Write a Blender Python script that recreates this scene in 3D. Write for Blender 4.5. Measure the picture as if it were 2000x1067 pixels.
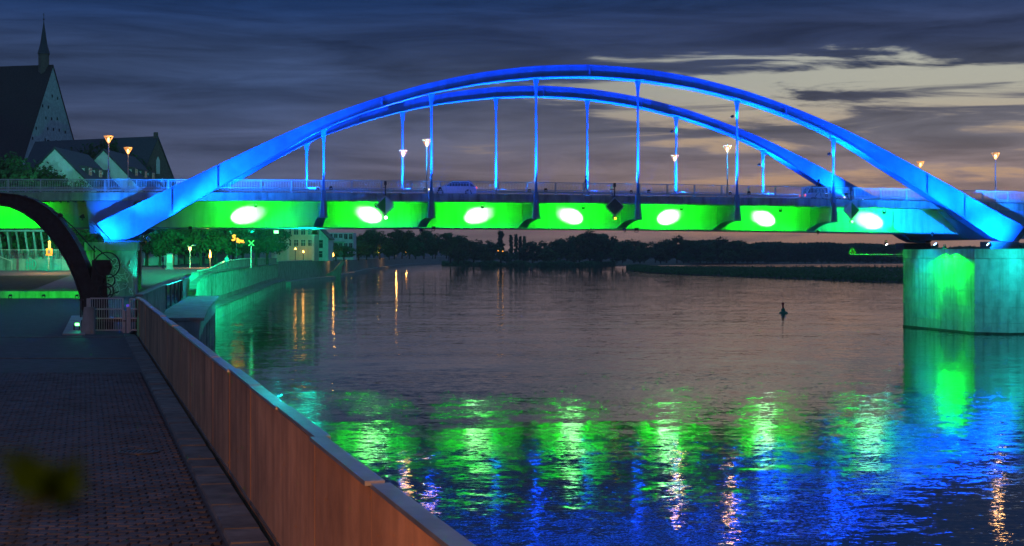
import bpy, bmesh, math, random
from mathutils import Vector, Matrix, noise as mnoise

# ------------------------------------------------------------------ camera, sky, exposure
for o in list(bpy.data.objects):
    bpy.data.objects.remove(o)
scene = bpy.context.scene
COL = scene.collection
F, HOR, CAMZ = 3100.0, 497.0, 7.0          # focal length in photo pixels, horizon row, eye height over the water

cam_d = bpy.data.cameras.new('camera')
cam_d.sensor_width = 36.0
cam_d.lens = 36.0 * F / 2000.0
cam_d.shift_y = -(533.5 - HOR) / 2000.0
cam_d.clip_start = 0.05
cam_d.clip_end = 9000
cam_d.dof.use_dof = True
cam_d.dof.focus_distance = 120
cam_d.dof.aperture_fstop = 9.0
cam = bpy.data.objects.new('camera', cam_d)
COL.objects.link(cam)
cam.location = (0, 0, CAMZ)
cam.rotation_euler = (math.radians(90), 0, 0)
scene.camera = cam

vs = scene.view_settings
vs.view_transform = 'Standard'
vs.look = 'None'
vs.exposure = 0.0
vs.gamma = 1.0
vs.use_curve_mapping = False
scene.render.engine = 'CYCLES'
cy = scene.cycles
cy.use_denoising = True
cy.caustics_reflective = False
cy.caustics_refractive = False
cy.max_bounces = 6
cy.diffuse_bounces = 2
cy.glossy_bounces = 4
cy.transmission_bounces = 4
cy.transparent_max_bounces = 8
cy.sample_clamp_indirect = 0.0
cy.use_light_tree = True

GLOW_AZ = math.radians(20)                  # where the sun went down, right of the view
def build_world():
    w = bpy.data.worlds.new('World')
    scene.world = w
    w.use_nodes = True
    nt = w.node_tree
    N, L = nt.nodes, nt.links
    N.clear()
    out = N.new('ShaderNodeOutputWorld')
    bg = N.new('ShaderNodeBackground')
    L.new(bg.outputs[0], out.inputs[0])
    tc = N.new('ShaderNodeTexCoord')
    nrm = N.new('ShaderNodeVectorMath'); nrm.operation = 'NORMALIZE'
    L.new(tc.outputs['Generated'], nrm.inputs[0])
    sep = N.new('ShaderNodeSeparateXYZ'); L.new(nrm.outputs[0], sep.inputs[0])

    def math_n(op, a, b=None, c=None, clamp=False):
        n = N.new('ShaderNodeMath'); n.operation = op; n.use_clamp = clamp
        for i, v in enumerate((a, b, c)):
            if v is None: continue
            if isinstance(v, (int, float)): n.inputs[i].default_value = v
            else: L.new(v, n.inputs[i])
        return n.outputs[0]

    def ramp(fac, stops, interp='EASE'):
        r = N.new('ShaderNodeValToRGB'); r.color_ramp.interpolation = interp
        el = r.color_ramp.elements
        while len(el) < len(stops): el.new(0.5)
        for e, (p, c) in zip(el, stops):
            e.position = p; e.color = (*c, 1)
        L.new(fac, r.inputs[0]); return r.outputs[0]

    def mix(fac, a, b, blend='MIX'):
        m = N.new('ShaderNodeMix'); m.data_type = 'RGBA'; m.blend_type = blend
        if isinstance(fac, (int, float)): m.inputs['Factor'].default_value = fac
        else: L.new(fac, m.inputs['Factor'])
        for k, v in (('A', a), ('B', b)):
            s = [i for i in m.inputs if i.name == k and i.type == 'RGBA'][0]
            if isinstance(v, tuple): s.default_value = (*v, 1)
            else: L.new(v, s)
        return [o for o in m.outputs if o.type == 'RGBA'][0]

    z = math_n('ABSOLUTE', sep.outputs['Z'])
    zc = math_n('MULTIPLY', z, 2.5, clamp=True)             # ramps run over elevation sine 0..0.4
    # how far towards the afterglow
    dot = N.new('ShaderNodeVectorMath'); dot.operation = 'DOT_PRODUCT'
    L.new(nrm.outputs[0], dot.inputs[0]); dot.inputs[1].default_value = (math.sin(GLOW_AZ), math.cos(GLOW_AZ), 0)
    glow = N.new('ShaderNodeMapRange'); glow.interpolation_type = 'SMOOTHSTEP'
    L.new(dot.outputs['Value'], glow.inputs[0])
    glow.inputs[1].default_value = 0.862; glow.inputs[2].default_value = 0.998
    glow.inputs[3].default_value = 0.0; glow.inputs[4].default_value = 1.0
    warm = ramp(zc, [(0.0, (.330, .185, .125)), (.07, (.480, .270, .165)), (.16, (.450, .325, .220)),
                     (.27, (.400, .410, .350)), (.36, (.36, .40, .39)), (.55, (.10, .15, .24)), (1.0, (.045, .105, .230))])
    cool = ramp(zc, [(0.0, (.110, .095, .120)), (.10, (.070, .080, .135)), (.22, (.038, .060, .125)),
                     (.38, (.010, .028, .090)), (1.0, (.042, .100, .225))])
    clear = mix(glow.outputs[0], cool, warm)

    # physical twilight underneath
    sky = N.new('ShaderNodeTexSky'); sky.sky_type = 'NISHITA'; sky.sun_disc = False
    sky.sun_elevation = math.radians(-1.5); sky.sun_rotation = GLOW_AZ
    sky.altitude = 50; sky.dust_density = 2.0
    skys = N.new('ShaderNodeVectorMath'); skys.operation = 'SCALE'
    L.new(sky.outputs[0], skys.inputs[0]); skys.inputs[3].default_value = 0.05
    clear = mix(1.0, clear, skys.outputs[0], 'ADD')

    # layered stratus, drawn out along the horizon
    def cloud_noise(sx, sz, detail, rough, off, dist=0.0):
        mp = N.new('ShaderNodeMapping'); L.new(nrm.outputs[0], mp.inputs[0])
        mp.inputs['Scale'].default_value = (sx, sx, sz); mp.inputs['Location'].default_value = off
        n = N.new('ShaderNodeTexNoise'); n.inputs['Scale'].default_value = 1.0
        n.inputs['Detail'].default_value = detail; n.inputs['Roughness'].default_value = rough
        n.inputs['Distortion'].default_value = dist
        L.new(mp.outputs[0], n.inputs[0]); return n.outputs['Fac']
    n1 = cloud_noise(8.0, 78.0, 9, .60, (3.1, 1.7, .35), .6)
    n2 = cloud_noise(2.4, 20.0, 4, .5, (7.7, .2, 5.1), .2)
    cover = ramp(zc, [(0.0, (.52,) * 3), (.05, (.47,) * 3), (.12, (.46,) * 3), (.18, (.49,) * 3), (.215, (.44,) * 3), (.275, (.42,) * 3),
                      (.30, (.52,) * 3), (.33, (.80,) * 3), (1.0, (.90,) * 3)], 'LINEAR')
    lift = math_n('MULTIPLY', math_n('SUBTRACT', 1.0, glow.outputs[0]), .30)
    cov = math_n('ADD', cover, lift)
    dens = math_n('ADD', math_n('MULTIPLY', n1, .95), math_n('MULTIPLY', n2, .45))     # about 0.70 on average
    m = math_n('ADD', dens, math_n('SUBTRACT', cov, 1.17))
    mask = N.new('ShaderNodeMapRange'); mask.interpolation_type = 'SMOOTHSTEP'
    L.new(m, mask.inputs[0])
    mask.inputs[1].default_value = -.04; mask.inputs[2].default_value = .09
    ccol_w = ramp(zc, [(0.0, (.270, .160, .122)), (.10, (.185, .130, .118)), (.20, (.105, .100, .116)), (.28, (.050, .060, .095)), (.34, (.026, .038, .085)), (.41, (.010, .025, .075)), (1.0, (.042, .100, .225))])
    ccol_c = ramp(zc, [(0.0, (.095, .085, .120)), (.12, (.052, .062, .110)), (.28, (.026, .044, .100)), (.40, (.008, .024, .080)), (1.0, (.042, .100, .225))])
    ccol = mix(glow.outputs[0], ccol_c, ccol_w)
    tex = N.new('ShaderNodeMapRange'); L.new(n2, tex.inputs[0])
    tex.inputs[1].default_value = .25; tex.inputs[2].default_value = .75
    tex.inputs[3].default_value = .60; tex.inputs[4].default_value = 1.75
    cc = N.new('ShaderNodeVectorMath'); cc.operation = 'SCALE'
    tex1 = N.new('ShaderNodeMapRange'); L.new(n1, tex1.inputs[0])
    tex1.inputs[1].default_value = .3; tex1.inputs[2].default_value = .7
    tex1.inputs[3].default_value = 1.62; tex1.inputs[4].default_value = .66
    L.new(ccol, cc.inputs[0]); L.new(math_n('MULTIPLY', tex.outputs[0], tex1.outputs[0]), cc.inputs[3])
    final = mix(mask.outputs[0], clear, cc.outputs[0])
    L.new(final, bg.inputs[0])
    bg.inputs[1].default_value = 1.0
build_world()

# the sun has set: no direct sunlight, only the afterglow of the sky

# ------------------------------------------------------------------ helpers
def P(x, y, Z):
    "a point seen at photo pixel x, y, Z metres ahead of the camera"
    return Vector(((x - 1000.0) / F * Z, Z, CAMZ - (y - HOR) / F * Z))

class MB:
    "collects geometry; build() links it as one mesh object"
    def __init__(self): self.v = []; self.f = []; self.m = []; self.slot = 0
    def add(self, vs, fs):
        k = len(self.v); self.v += [tuple(p) for p in vs]
        self.f += [tuple(i + k for i in f) for f in fs]; self.m += [self.slot] * len(fs)
        return self
    def box(self, c, s, rot=None):
        hx, hy, hz = s[0] / 2, s[1] / 2, s[2] / 2
        vs = [Vector((x, y, z)) for x in (-hx, hx) for y in (-hy, hy) for z in (-hz, hz)]
        if rot is not None: vs = [rot @ p for p in vs]
        c = Vector(c)
        return self.add([p + c for p in vs], [(0, 1, 3, 2), (4, 6, 7, 5), (0, 4, 5, 1), (2, 3, 7, 6), (0, 2, 6, 4), (1, 5, 7, 3)])
    def bbox(self, a, b):
        return self.box([(p + q) / 2 for p, q in zip(a, b)], [abs(q - p) for p, q in zip(a, b)])
    def hexa(self, lo, hi):
        "lo, hi: four corners each, same order"
        return self.add(list(lo) + list(hi), [(3, 2, 1, 0), (4, 5, 6, 7)] + [(i, (i + 1) % 4, 4 + (i + 1) % 4, 4 + i) for i in range(4)])
    def tube(self, pts, r, n=8, cap=True, squash=None):
        pts = [Vector(p) for p in pts]
        rs = r if isinstance(r, (list, tuple)) else [r] * len(pts)
        base = len(self.v); ref = None
        vs = []
        for i, p in enumerate(pts):
            d = (pts[min(i + 1, len(pts) - 1)] - pts[max(i - 1, 0)]).normalized()
            if ref is None:
                ref = Vector((0, 0, 1)) if abs(d.z) < .9 else Vector((1, 0, 0))
            a = d.cross(ref).normalized(); b = a.cross(d).normalized(); ref = b
            for k in range(n):
                t = 2 * math.pi * k / n
                vs.append(p + (a * math.cos(t) + b * math.sin(t)) * rs[i])
        fs = []
        for i in range(len(pts) - 1):
            for k in range(n):
                fs.append((i * n + k, i * n + (k + 1) % n, (i + 1) * n + (k + 1) % n, (i + 1) * n + k))
        if cap:
            fs.append(tuple(range(n - 1, -1, -1))); fs.append(tuple((len(pts) - 1) * n + k for k in range(n)))
        return self.add(vs, fs)
    def bar(self, a, b, w, h=None, up=(0, 0, 1)):
        h = w if h is None else h
        a, b = Vector(a), Vector(b); d = (b - a).normalized(); up = Vector(up)
        if abs(d.dot(up)) > .99: up = Vector((1, 0, 0))
        x = d.cross(up).normalized() * w / 2; y = x.cross(d).normalized() * h / 2
        q = [-x - y, x - y, x + y, -x + y]
        return self.hexa([a + e for e in q], [b + e for e in q])
    def lathe(self, prof, c=(0, 0, 0), n=16, mat=None):
        vs, fs = [], []
        c = Vector(c)
        for r, z in prof:
            for k in range(n):
                t = 2 * math.pi * k / n
                p = Vector((r * math.cos(t), r * math.sin(t), z))
                if mat is not None: p = mat @ p
                vs.append(p + c)
        for i in range(len(prof) - 1):
            for k in range(n):
                fs.append((i * n + k, i * n + (k + 1) % n, (i + 1) * n + (k + 1) % n, (i + 1) * n + k))
        fs.append(tuple(range(n - 1, -1, -1))); fs.append(tuple((len(prof) - 1) * n + k for k in range(n)))
        return self.add(vs, fs)
    def prism(self, poly, off):
        "closed polygon (list of points) extruded by vector off"
        n = len(poly); off = Vector(off); poly = [Vector(p) for p in poly]
        return self.add(poly + [p + off for p in poly],
                        [tuple(range(n - 1, -1, -1)), tuple(range(n, 2 * n))] + [(i, (i + 1) % n, n + (i + 1) % n, n + i) for i in range(n)])
    def strip(self, rows, closed=False):
        "rows of equally many points joined by quads"
        n = len(rows[0]); vs = [p for r in rows for p in r]; fs = []
        for i in range(len(rows) - 1):
            for k in range(n if closed else n - 1):
                fs.append((i * n + k, i * n + (k + 1) % n, (i + 1) * n + (k + 1) % n, (i + 1) * n + k))
        return self.add(vs, fs)
    def mesh(self, name, mats, origin=(0, 0, 0), smooth=False, fix=True):
        me = bpy.data.meshes.new(name)
        o = Vector(origin)
        me.from_pydata([tuple(Vector(p) - o) for p in self.v], [], self.f)
        for mt in (mats if isinstance(mats, (list, tuple)) else [mats]): me.materials.append(mt)
        if isinstance(mats, (list, tuple)): me.polygons.foreach_set('material_index', self.m)
        if fix:
            bm = bmesh.new(); bm.from_mesh(me)
            bmesh.ops.recalc_face_normals(bm, faces=bm.faces); bm.to_mesh(me); bm.free()
        if smooth:
            me.polygons.foreach_set('use_smooth', [True] * len(me.polygons))
            try: me.set_sharp_from_angle(angle=math.radians(38))
            except Exception: pass
        me.update(); return me
    def build(self, name, mats, parent=None, smooth=False, local=False, bevel=0, fix=True):
        "parent given: points are world coordinates unless local"
        org = parent.location if (parent is not None and not local) else (0, 0, 0)
        o = bpy.data.objects.new(name, self.mesh(name, mats, org, smooth, fix)); COL.objects.link(o)
        if parent is not None: o.parent = parent
        if bevel:
            b = o.modifiers.new('bevel', 'BEVEL'); b.width = bevel; b.segments = 1; b.limit_method = 'ANGLE'
        return o

def tag(o, label=None, cat=None, group=None, kind=None):
    for k, v in (('label', label), ('category', cat), ('group', group), ('kind', kind)):
        if v: o[k] = v
    return o
def empty(name, loc=(0, 0, 0), rz=0.0, label=None, cat=None, group=None, kind=None):
    o = bpy.data.objects.new(name, None); COL.objects.link(o)
    o.empty_display_size = .2
    o.location = loc; o.rotation_euler = (0, 0, rz)
    return tag(o, label, cat, group, kind)
def copy_tree(o, parent=None):
    c = o.copy(); COL.objects.link(c); c.parent = parent
    for ch in o.children: copy_tree(ch, c)
    return c

# ------------------------------------------------------------------ materials
MATS = {}
def mat(name, col, rough=.6, var=.25, scale=4.0, metal=0.0, bump=0.0, bscale=None, emit=None, estr=0.0, stretch=(1, 1, 1),
        streak=0.0, streak_col=(.03, .03, .03), spec=.4, coord='Object', rand=0.0, detail=5, translucent=0.0):
    m = bpy.data.materials.new(name); m.use_nodes = True
    nt = m.node_tree; N, L = nt.nodes, nt.links
    bs = N['Principled BSDF']
    bs.inputs['Roughness'].default_value = rough; bs.inputs['Metallic'].default_value = metal
    bs.inputs['Specular IOR Level'].default_value = spec
    tc = N.new('ShaderNodeTexCoord')
    src = N.new('ShaderNodeNewGeometry').outputs['Position'] if coord == 'World' else tc.outputs[coord]
    mp = N.new('ShaderNodeMapping'); L.new(src, mp.inputs[0]); mp.inputs['Scale'].default_value = stretch
    n = N.new('ShaderNodeTexNoise'); n.inputs['Scale'].default_value = scale; n.inputs['Detail'].default_value = detail
    n.inputs['Roughness'].default_value = .62
    L.new(mp.outputs[0], n.inputs['Vector'])
    r = N.new('ShaderNodeValToRGB'); L.new(n.outputs['Fac'], r.inputs[0])
    r.color_ramp.elements[0].position = .3; r.color_ramp.elements[1].position = .7
    r.color_ramp.elements[0].color = (*[max(0, c * (1 - var)) for c in col], 1)
    r.color_ramp.elements[1].color = (*[min(1, c * (1 + var)) for c in col], 1)
    colr = r.outputs[0]
    if streak:
        mp2 = N.new('ShaderNodeMapping'); L.new(src, mp2.inputs[0]); mp2.inputs['Scale'].default_value = (1.3, 1.3, .14)
        n2 = N.new('ShaderNodeTexNoise'); n2.inputs['Scale'].default_value = 1.6; n2.inputs['Detail'].default_value = 6
        L.new(mp2.outputs[0], n2.inputs['Vector'])
        r2 = N.new('ShaderNodeValToRGB'); L.new(n2.outputs['Fac'], r2.inputs[0])
        r2.color_ramp.elements[0].position = .48; r2.color_ramp.elements[1].position = .72
        r2.color_ramp.elements[0].color = (0, 0, 0, 1); r2.color_ramp.elements[1].color = (streak,) * 3 + (1,)
        mx = N.new('ShaderNodeMix'); mx.data_type = 'RGBA'
        L.new(r2.outputs[0], mx.inputs['Factor'])
        a = [i for i in mx.inputs if i.type == 'RGBA']
        L.new(colr, a[0]); a[1].default_value = (*streak_col, 1)
        colr = [o for o in mx.outputs if o.type == 'RGBA'][0]
    if rand:
        oi = N.new('ShaderNodeObjectInfo')
        mr = N.new('ShaderNodeMapRange'); L.new(oi.outputs['Random'], mr.inputs[0])
        mr.inputs[3].default_value = 1 - rand; mr.inputs[4].default_value = 1 + rand
        sc = N.new('ShaderNodeVectorMath'); sc.operation = 'SCALE'
        L.new(colr, sc.inputs[0]); L.new(mr.outputs[0], sc.inputs[3]); colr = sc.outputs[0]
    L.new(colr, bs.inputs['Base Color'])
    if bump:
        nb = N.new('ShaderNodeTexNoise'); nb.inputs['Scale'].default_value = bscale or scale * 4; nb.inputs['Detail'].default_value = 6
        L.new(mp.outputs[0], nb.inputs['Vector'])
        b = N.new('ShaderNodeBump'); b.inputs['Strength'].default_value = min(1, bump); b.inputs['Distance'].default_value = .02 * max(1, bump)
        L.new(nb.outputs['Fac'], b.inputs['Height']); L.new(b.outputs[0], bs.inputs['Normal'])
    if emit is not None:
        bs.inputs['Emission Color'].default_value = (*emit, 1); bs.inputs['Emission Strength'].default_value = estr
    if translucent:
        tr = N.new('ShaderNodeBsdfTranslucent'); L.new(colr, tr.inputs[0])
        ms = N.new('ShaderNodeMixShader'); ms.inputs[0].default_value = translucent
        L.new(bs.outputs[0], ms.inputs[1]); L.new(tr.outputs[0], ms.inputs[2])
        L.new(ms.outputs[0], N['Material Output'].inputs[0])
    MATS[name] = m
    return m

M_paint = mat('bridge_paint', (.16, .24, .40), .42, .10, 1.2, bump=.05, streak=.25, streak_col=(.10, .14, .20))
M_arch = mat('arch_paint', (.055, .20, .52), .42, .18, .9, bump=.10, bscale=9, streak=.5, streak_col=(.05, .14, .36))
M_fascia = mat('deck_edge_concrete', (.36, .36, .34), .8, .25, 1.5, bump=.3, streak=.8, streak_col=(.12, .12, .11))
M_web = mat('girder_paint', (.50, .52, .50), .45, .12, .5, streak=.55, streak_col=(.26, .28, .24))
M_steel = mat('galvanised_steel', (.42, .44, .46), .45, .15, 6, metal=.6)
M_rail = mat('railing_paint', (.58, .60, .64), .5, .12, 5)
M_darksteel = mat('dark_steel', (.06, .065, .075), .5, .3, 6, metal=.3)
M_black = mat('black_iron', (.022, .024, .028), .55, .4, 5, metal=.2, bump=.4)
M_concrete = mat('pier_concrete', (.34, .34, .32), .82, .25, 1.1, bump=.5, streak=.75, streak_col=(.11, .12, .10))
M_stone = mat('pier_granite', (.36, .38, .37), .8, .22, 1.2, bump=.5, streak=.7, streak_col=(.15, .17, .15), rand=.04, coord='World')
M_asphalt = mat('promenade_asphalt', (.060, .060, .066), .8, .35, 2.5, bump=.5, bscale=40)
M_paver = mat('paving_stone', (.050, .050, .060), .75, .45, 1.3, bump=.4, bscale=40, rand=.35, coord='World')
M_joint = mat('paving_joint', (.038, .038, .044), .95, .3, 20)
M_gutter = mat('gutter_stone', (.12, .12, .115), .8, .5, 2.2, bump=.5, rand=.22, coord='World')
M_wall = mat('flood_wall_concrete', (.40, .225, .125), .82, .34, .9, bump=.7, streak=.7, streak_col=(.15, .09, .055), rand=.16, coord='World')
M_cope = mat('coping_metal', (.42, .46, .48), .42, .25, 1.5, metal=.85, rand=.08, coord='World')
M_pile = mat('sheet_pile', (.25, .29, .27), .6, .35, 1.4, bump=.4, streak=.9, streak_col=(.08, .09, .07))
M_quay = mat('quay_stone', (.27, .27, .25), .85, .35, .6, bump=.6, streak=.5, streak_col=(.09, .09, .08))
M_path = mat('path_gravel', (.30, .24, .21), .9, .2, 3, bump=.3)
M_grass = mat('grass_ground', (.055, .085, .035), .95, .4, 1.5, bump=.6)
M_earth = mat('bank_earth', (.060, .070, .040), .95, .4, .2, bump=.5)
M_roof = mat('roof_tile_dark', (.050, .036, .036), .8, .4, 3, bump=.6, stretch=(1, 1, 3))
M_slate = mat('roof_slate', (.060, .068, .080), .6, .35, 3, bump=.4, stretch=(1, 1, 3))
M_plaster = mat('white_plaster', (.74, .80, .78), .85, .10, 1.2, streak=.3, streak_col=(.4, .4, .38))
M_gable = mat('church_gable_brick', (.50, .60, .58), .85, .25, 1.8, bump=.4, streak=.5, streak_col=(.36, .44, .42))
M_brick = mat('dark_brick', (.17, .13, .11), .85, .3, 3, bump=.4)
M_ochre = mat('ochre_plaster', (.56, .50, .36), .85, .12, 1, streak=.35, streak_col=(.36, .32, .24))
M_trim = mat('pale_trim', (.60, .58, .52), .8, .1, 2)
M_frame = mat('window_frame', (.60, .62, .62), .5, .1, 3)
M_glass = mat('window_glass', (.02, .025, .03), .06, .1, 2, spec=.8)
M_hole = mat('putlog_hole', (.03, .03, .03), .9, .1, 2)
M_bark = mat('bark', (.050, .040, .030), .9, .4, 6, bump=.6, stretch=(1, 1, .3))
def leafmat(name, c): return mat(name, c, .7, .55, .35, rand=.30, coord='Object', translucent=.45, spec=.2)
M_leaf = [leafmat('leaf_dark', (.050, .150, .050)), leafmat('leaf_mid', (.065, .160, .052)), leafmat('leaf_olive', (.080, .150, .045)), leafmat('leaf_deep', (.038, .165, .062))]
M_white = mat('white_car_paint', (.70, .70, .72), .25, .04, 2, spec=.6)
M_silver = mat('silver_car_paint', (.50, .48, .52), .3, .04, 2, metal=.3)
M_tyre = mat('tyre_rubber', (.02, .02, .02), .85, .2, 8)
M_signgreen = mat('sign_green', (.02, .22, .05), .5, .08, 4)
M_signwhite = mat('sign_white', (.55, .58, .60), .5, .06, 4)
M_signdark = mat('sign_back', (.09, .11, .11), .6, .25, 5)
M_yellow = mat('sign_yellow', (.65, .50, .04), .5, .1, 4)
M_orange = mat('sign_orange', (.75, .16, .02), .5, .1, 4)
M_red = mat('buoy_red', (.35, .015, .02), .5, .15, 5)
M_buoygreen = mat('buoy_green', (.02, .16, .07), .5, .2, 5)
M_skin = mat('skin', (.42, .27, .20), .6, .05, 6)
M_shirt = mat('dark_shirt', (.05, .055, .075), .8, .2, 10)
M_trouser = mat('trousers', (.035, .042, .060), .85, .2, 10)
M_jacket = mat('pale_jacket', (.30, .36, .36), .8, .15, 10)
M_hair = mat('hair', (.02, .015, .012), .6, .2, 10)
M_rubber = mat('black_plastic', (.025, .027, .03), .5, .15, 8)
E_warm = mat('lamp_glow_warm', (1, .75, .4), .5, 0, 1, emit=(1, .52, .17), estr=5)
E_lampshade = mat('lamp_reflector_glow', (.40, .20, .07), .5, 0, 1, emit=(1, .48, .14), estr=.5)
E_orange = mat('sodium_glow', (1, .5, .1), .5, 0, 1, emit=(1, .40, .06), estr=22)
E_blue = mat('blue_led', (.3, .6, 1), .5, 0, 1, emit=(.30, .62, 1), estr=14)
E_white = mat('white_led', (1, 1, 1), .5, 0, 1, emit=(.85, .95, 1), estr=9)
E_green = mat('green_led', (.2, 1, .2), .5, 0, 1, emit=(.15, 1, .2), estr=6)
E_greensign = mat('green_signal_glow', (.2, 1, .2), .5, 0, 1, emit=(.06, .75, .06), estr=.8)
E_yellow = mat('amber_lamp', (1, .7, .1), .5, 0, 1, emit=(1, .62, .04), estr=2.2)
E_neon = mat('orange_neon', (1, .4, .05), .5, 0, 1, emit=(1, .36, .04), estr=1.6)
E_tail = mat('tail_lamp', (1, .1, .05), .5, 0, 1, emit=(1, .10, .05), estr=3)
E_head = mat('head_lamp', (1, .9, .7), .5, 0, 1, emit=(1, .72, .35), estr=6)
E_sky = mat('lit_skylight', (.6, .7, .8), .5, 0, 1, emit=(.45, .6, .75), estr=.45)

def floodlight(label, loc, aim, color, power, cone, blend=.5, size=.35, lens=None, group=None, radius=.12, name='floodlight', stand=.35, spots=None):
    "a housing on a yoke with a glowing front; its spot lamp sits just in front of the glass"
    loc = Vector(loc); aim = Vector(aim)
    d = (aim - loc).normalized()
    e = empty(name, loc, 0, label, 'floodlight', group)
    R = d.to_track_quat('Y', 'Z').to_matrix()
    h = MB(); s = size
    prof = [(-.5, .55), (-.1, 1.0), (.32, 1.12)]
    rows = []
    for y, k in prof:
        rows.append([R @ Vector((sx * s * .5 * k, y * s, sz * s * .36 * k)) for sx, sz in ((-1, -1), (1, -1), (1, 1), (-1, 1))])
    h.strip(rows, True); h.add(rows[0], [(0, 1, 2, 3)])
    h.add(rows[-1], [(3, 2, 1, 0)])
    h.build('housing', M_rubber, e, local=True)
    g = MB(); g.add([R @ Vector((sx * s * .5, .33 * s, sz * s * .33)) for sx, sz in ((-1, -1), (1, -1), (1, 1), (-1, 1))], [(0, 1, 2, 3)])
    g.build('lens', lens or E_blue, e, local=True, fix=False)
    y = MB()
    for sx in (-1, 1):
        y.bar(R @ Vector((sx * s * .62, 0, 0)), R @ Vector((sx * s * .62, 0, 0)) + Vector((0, 0, -stand)), .04, .05)
    y.bar(R @ Vector((-s * .64, 0, 0)) + Vector((0, 0, -stand)), R @ Vector((s * .64, 0, 0)) + Vector((0, 0, -stand)), .06, .05)
    y.build('yoke', M_darksteel, e, local=True)
    for (c_, p_, cn_, bl_, am_) in ([(color, power, cone, blend, None)] + (spots or [])):
        l = bpy.data.lights.new('flood_beam', 'SPOT'); l.color = c_; l.energy = p_
        l.spot_size = math.radians(cn_); l.spot_blend = bl_; l.shadow_soft_size = radius
        lo = bpy.data.objects.new('flood_beam', l); COL.objects.link(lo); lo.parent = e
        dd = d if am_ is None else (Vector(am_) - loc).normalized()
        lo.location = d * (s * .45 + .02)
        lo.rotation_euler = dd.to_track_quat('-Z', 'Y').to_euler()
    return e

# ------------------------------------------------------------------ the river and its banks
def lerp_tab(tab, x):
    if x <= tab[0][0]: return tab[0][1]
    for (a, va), (b, vb) in zip(tab, tab[1:]):
        if x <= b:
            k = (x - a) / (b - a); return va + (vb - va) * k
    return tab[-1][1]
WALL_X = lambda y: -.42 - .27 * (y - 10.2)
QUAY = [(-40, WALL_X(-40)), (70, WALL_X(70)), (99, -21.7), (127, -26.2), (163, -33.1), (210.7, -38.1), (252, -42.3), (300, -47.6), (355.7, -52.8),
        (402, -53.4), (443, -53.0), (529, -56.5), (650, -62.5), (803, -67.0), (950, -70.5), (1085, -70.0), (1200, -63.0), (1276, -52.0)]
quay_x = lambda y: lerp_tab(QUAY, y)
GZ = [(-100, 3.5), (137, 3.5), (150, 3.75), (165, 4.5), (182, 5.2), (240, 5.3), (360, 5.2), (500, 5.0), (1300, 5.0)]
ground_z = lambda y: lerp_tab(GZ, y)

def water_material():
    m = bpy.data.materials.new('river_water'); m.use_nodes = True
    nt = m.node_tree; N, L = nt.nodes, nt.links
    bs = N['Principled BSDF']
    bs.inputs['Base Color'].default_value = (.006, .012, .014, 1)
    bs.inputs['Roughness'].default_value = .03
    bs.inputs['IOR'].default_value = 1.40
    bs.inputs['Specular IOR Level'].default_value = .5
    geo = N.new('ShaderNodeNewGeometry')
    def layer(sx, sy, detail, amp, off):
        mp = N.new('ShaderNodeMapping'); L.new(geo.outputs['Position'], mp.inputs[0])
        mp.inputs['Scale'].default_value = (sx, sy, 1); mp.inputs['Location'].default_value = (off, off * 1.7, off)
        n = N.new('ShaderNodeTexNoise'); n.inputs['Scale'].default_value = 1; n.inputs['Detail'].default_value = detail
        n.inputs['Roughness'].default_value = .5
        L.new(mp.outputs[0], n.inputs['Vector'])
        s = N.new('ShaderNodeVectorMath'); s.operation = 'SUBTRACT'
        L.new(n.outputs['Color'], s.inputs[0]); s.inputs[1].default_value = (.5, .5, .5)
        k = N.new('ShaderNodeVectorMath'); k.operation = 'MULTIPLY'
        L.new(s.outputs[0], k.inputs[0]); k.inputs[1].default_value = (amp, amp, 0)
        return k.outputs[0]
    def add(a, b):
        n = N.new('ShaderNodeVectorMath'); n.operation = 'ADD'; L.new(a, n.inputs[0]); L.new(b, n.inputs[1]); return n.outputs[0]
    swell = layer(.14, .30, 2, .030, 3.3)
    rip = add(add(layer(.8, 1.7, 3, .080, 7.1), layer(2.6, 4.8, 2, .085, 11.3)), layer(7.5, 13.0, 1, .065, 5.9))
    # cat's paws: ripple strength changes over tens of metres
    mp = N.new('ShaderNodeMapping'); L.new(geo.outputs['Position'], mp.inputs[0]); mp.inputs['Scale'].default_value = (.035, .085, 1)
    pn = N.new('ShaderNodeTexNoise'); pn.inputs['Scale'].default_value = 1; pn.inputs['Detail'].default_value = 4
    L.new(mp.outputs[0], pn.inputs['Vector'])
    mr = N.new('ShaderNodeMapRange'); L.new(pn.outputs['Fac'], mr.inputs[0])
    mr.inputs[1].default_value = .35; mr.inputs[2].default_value = .68; mr.inputs[3].default_value = .5; mr.inputs[4].default_value = 1.5
    rs = N.new('ShaderNodeVectorMath'); rs.operation = 'SCALE'; L.new(rip, rs.inputs[0]); L.new(mr.outputs[0], rs.inputs[3])
    tot = add(swell, rs.outputs[0])
    up = N.new('ShaderNodeVectorMath'); up.operation = 'ADD'; L.new(tot, up.inputs[0]); up.inputs[1].default_value = (0, 0, 1)
    nn = N.new('ShaderNodeVectorMath'); nn.operation = 'NORMALIZE'; L.new(up.outputs[0], nn.inputs[0])
    L.new(nn.outputs[0], bs.inputs['Normal'])
    return m
M_water = water_material()
w = MB(); w.add([(-1150, -200, 0), (1700, -200, 0), (1700, 2650, 0), (-1150, 2650, 0)], [(0, 1, 2, 3)])
tag(w.build('river_water', M_water, fix=False), 'calm dark river with rippled reflections', 'water', kind='structure')

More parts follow.
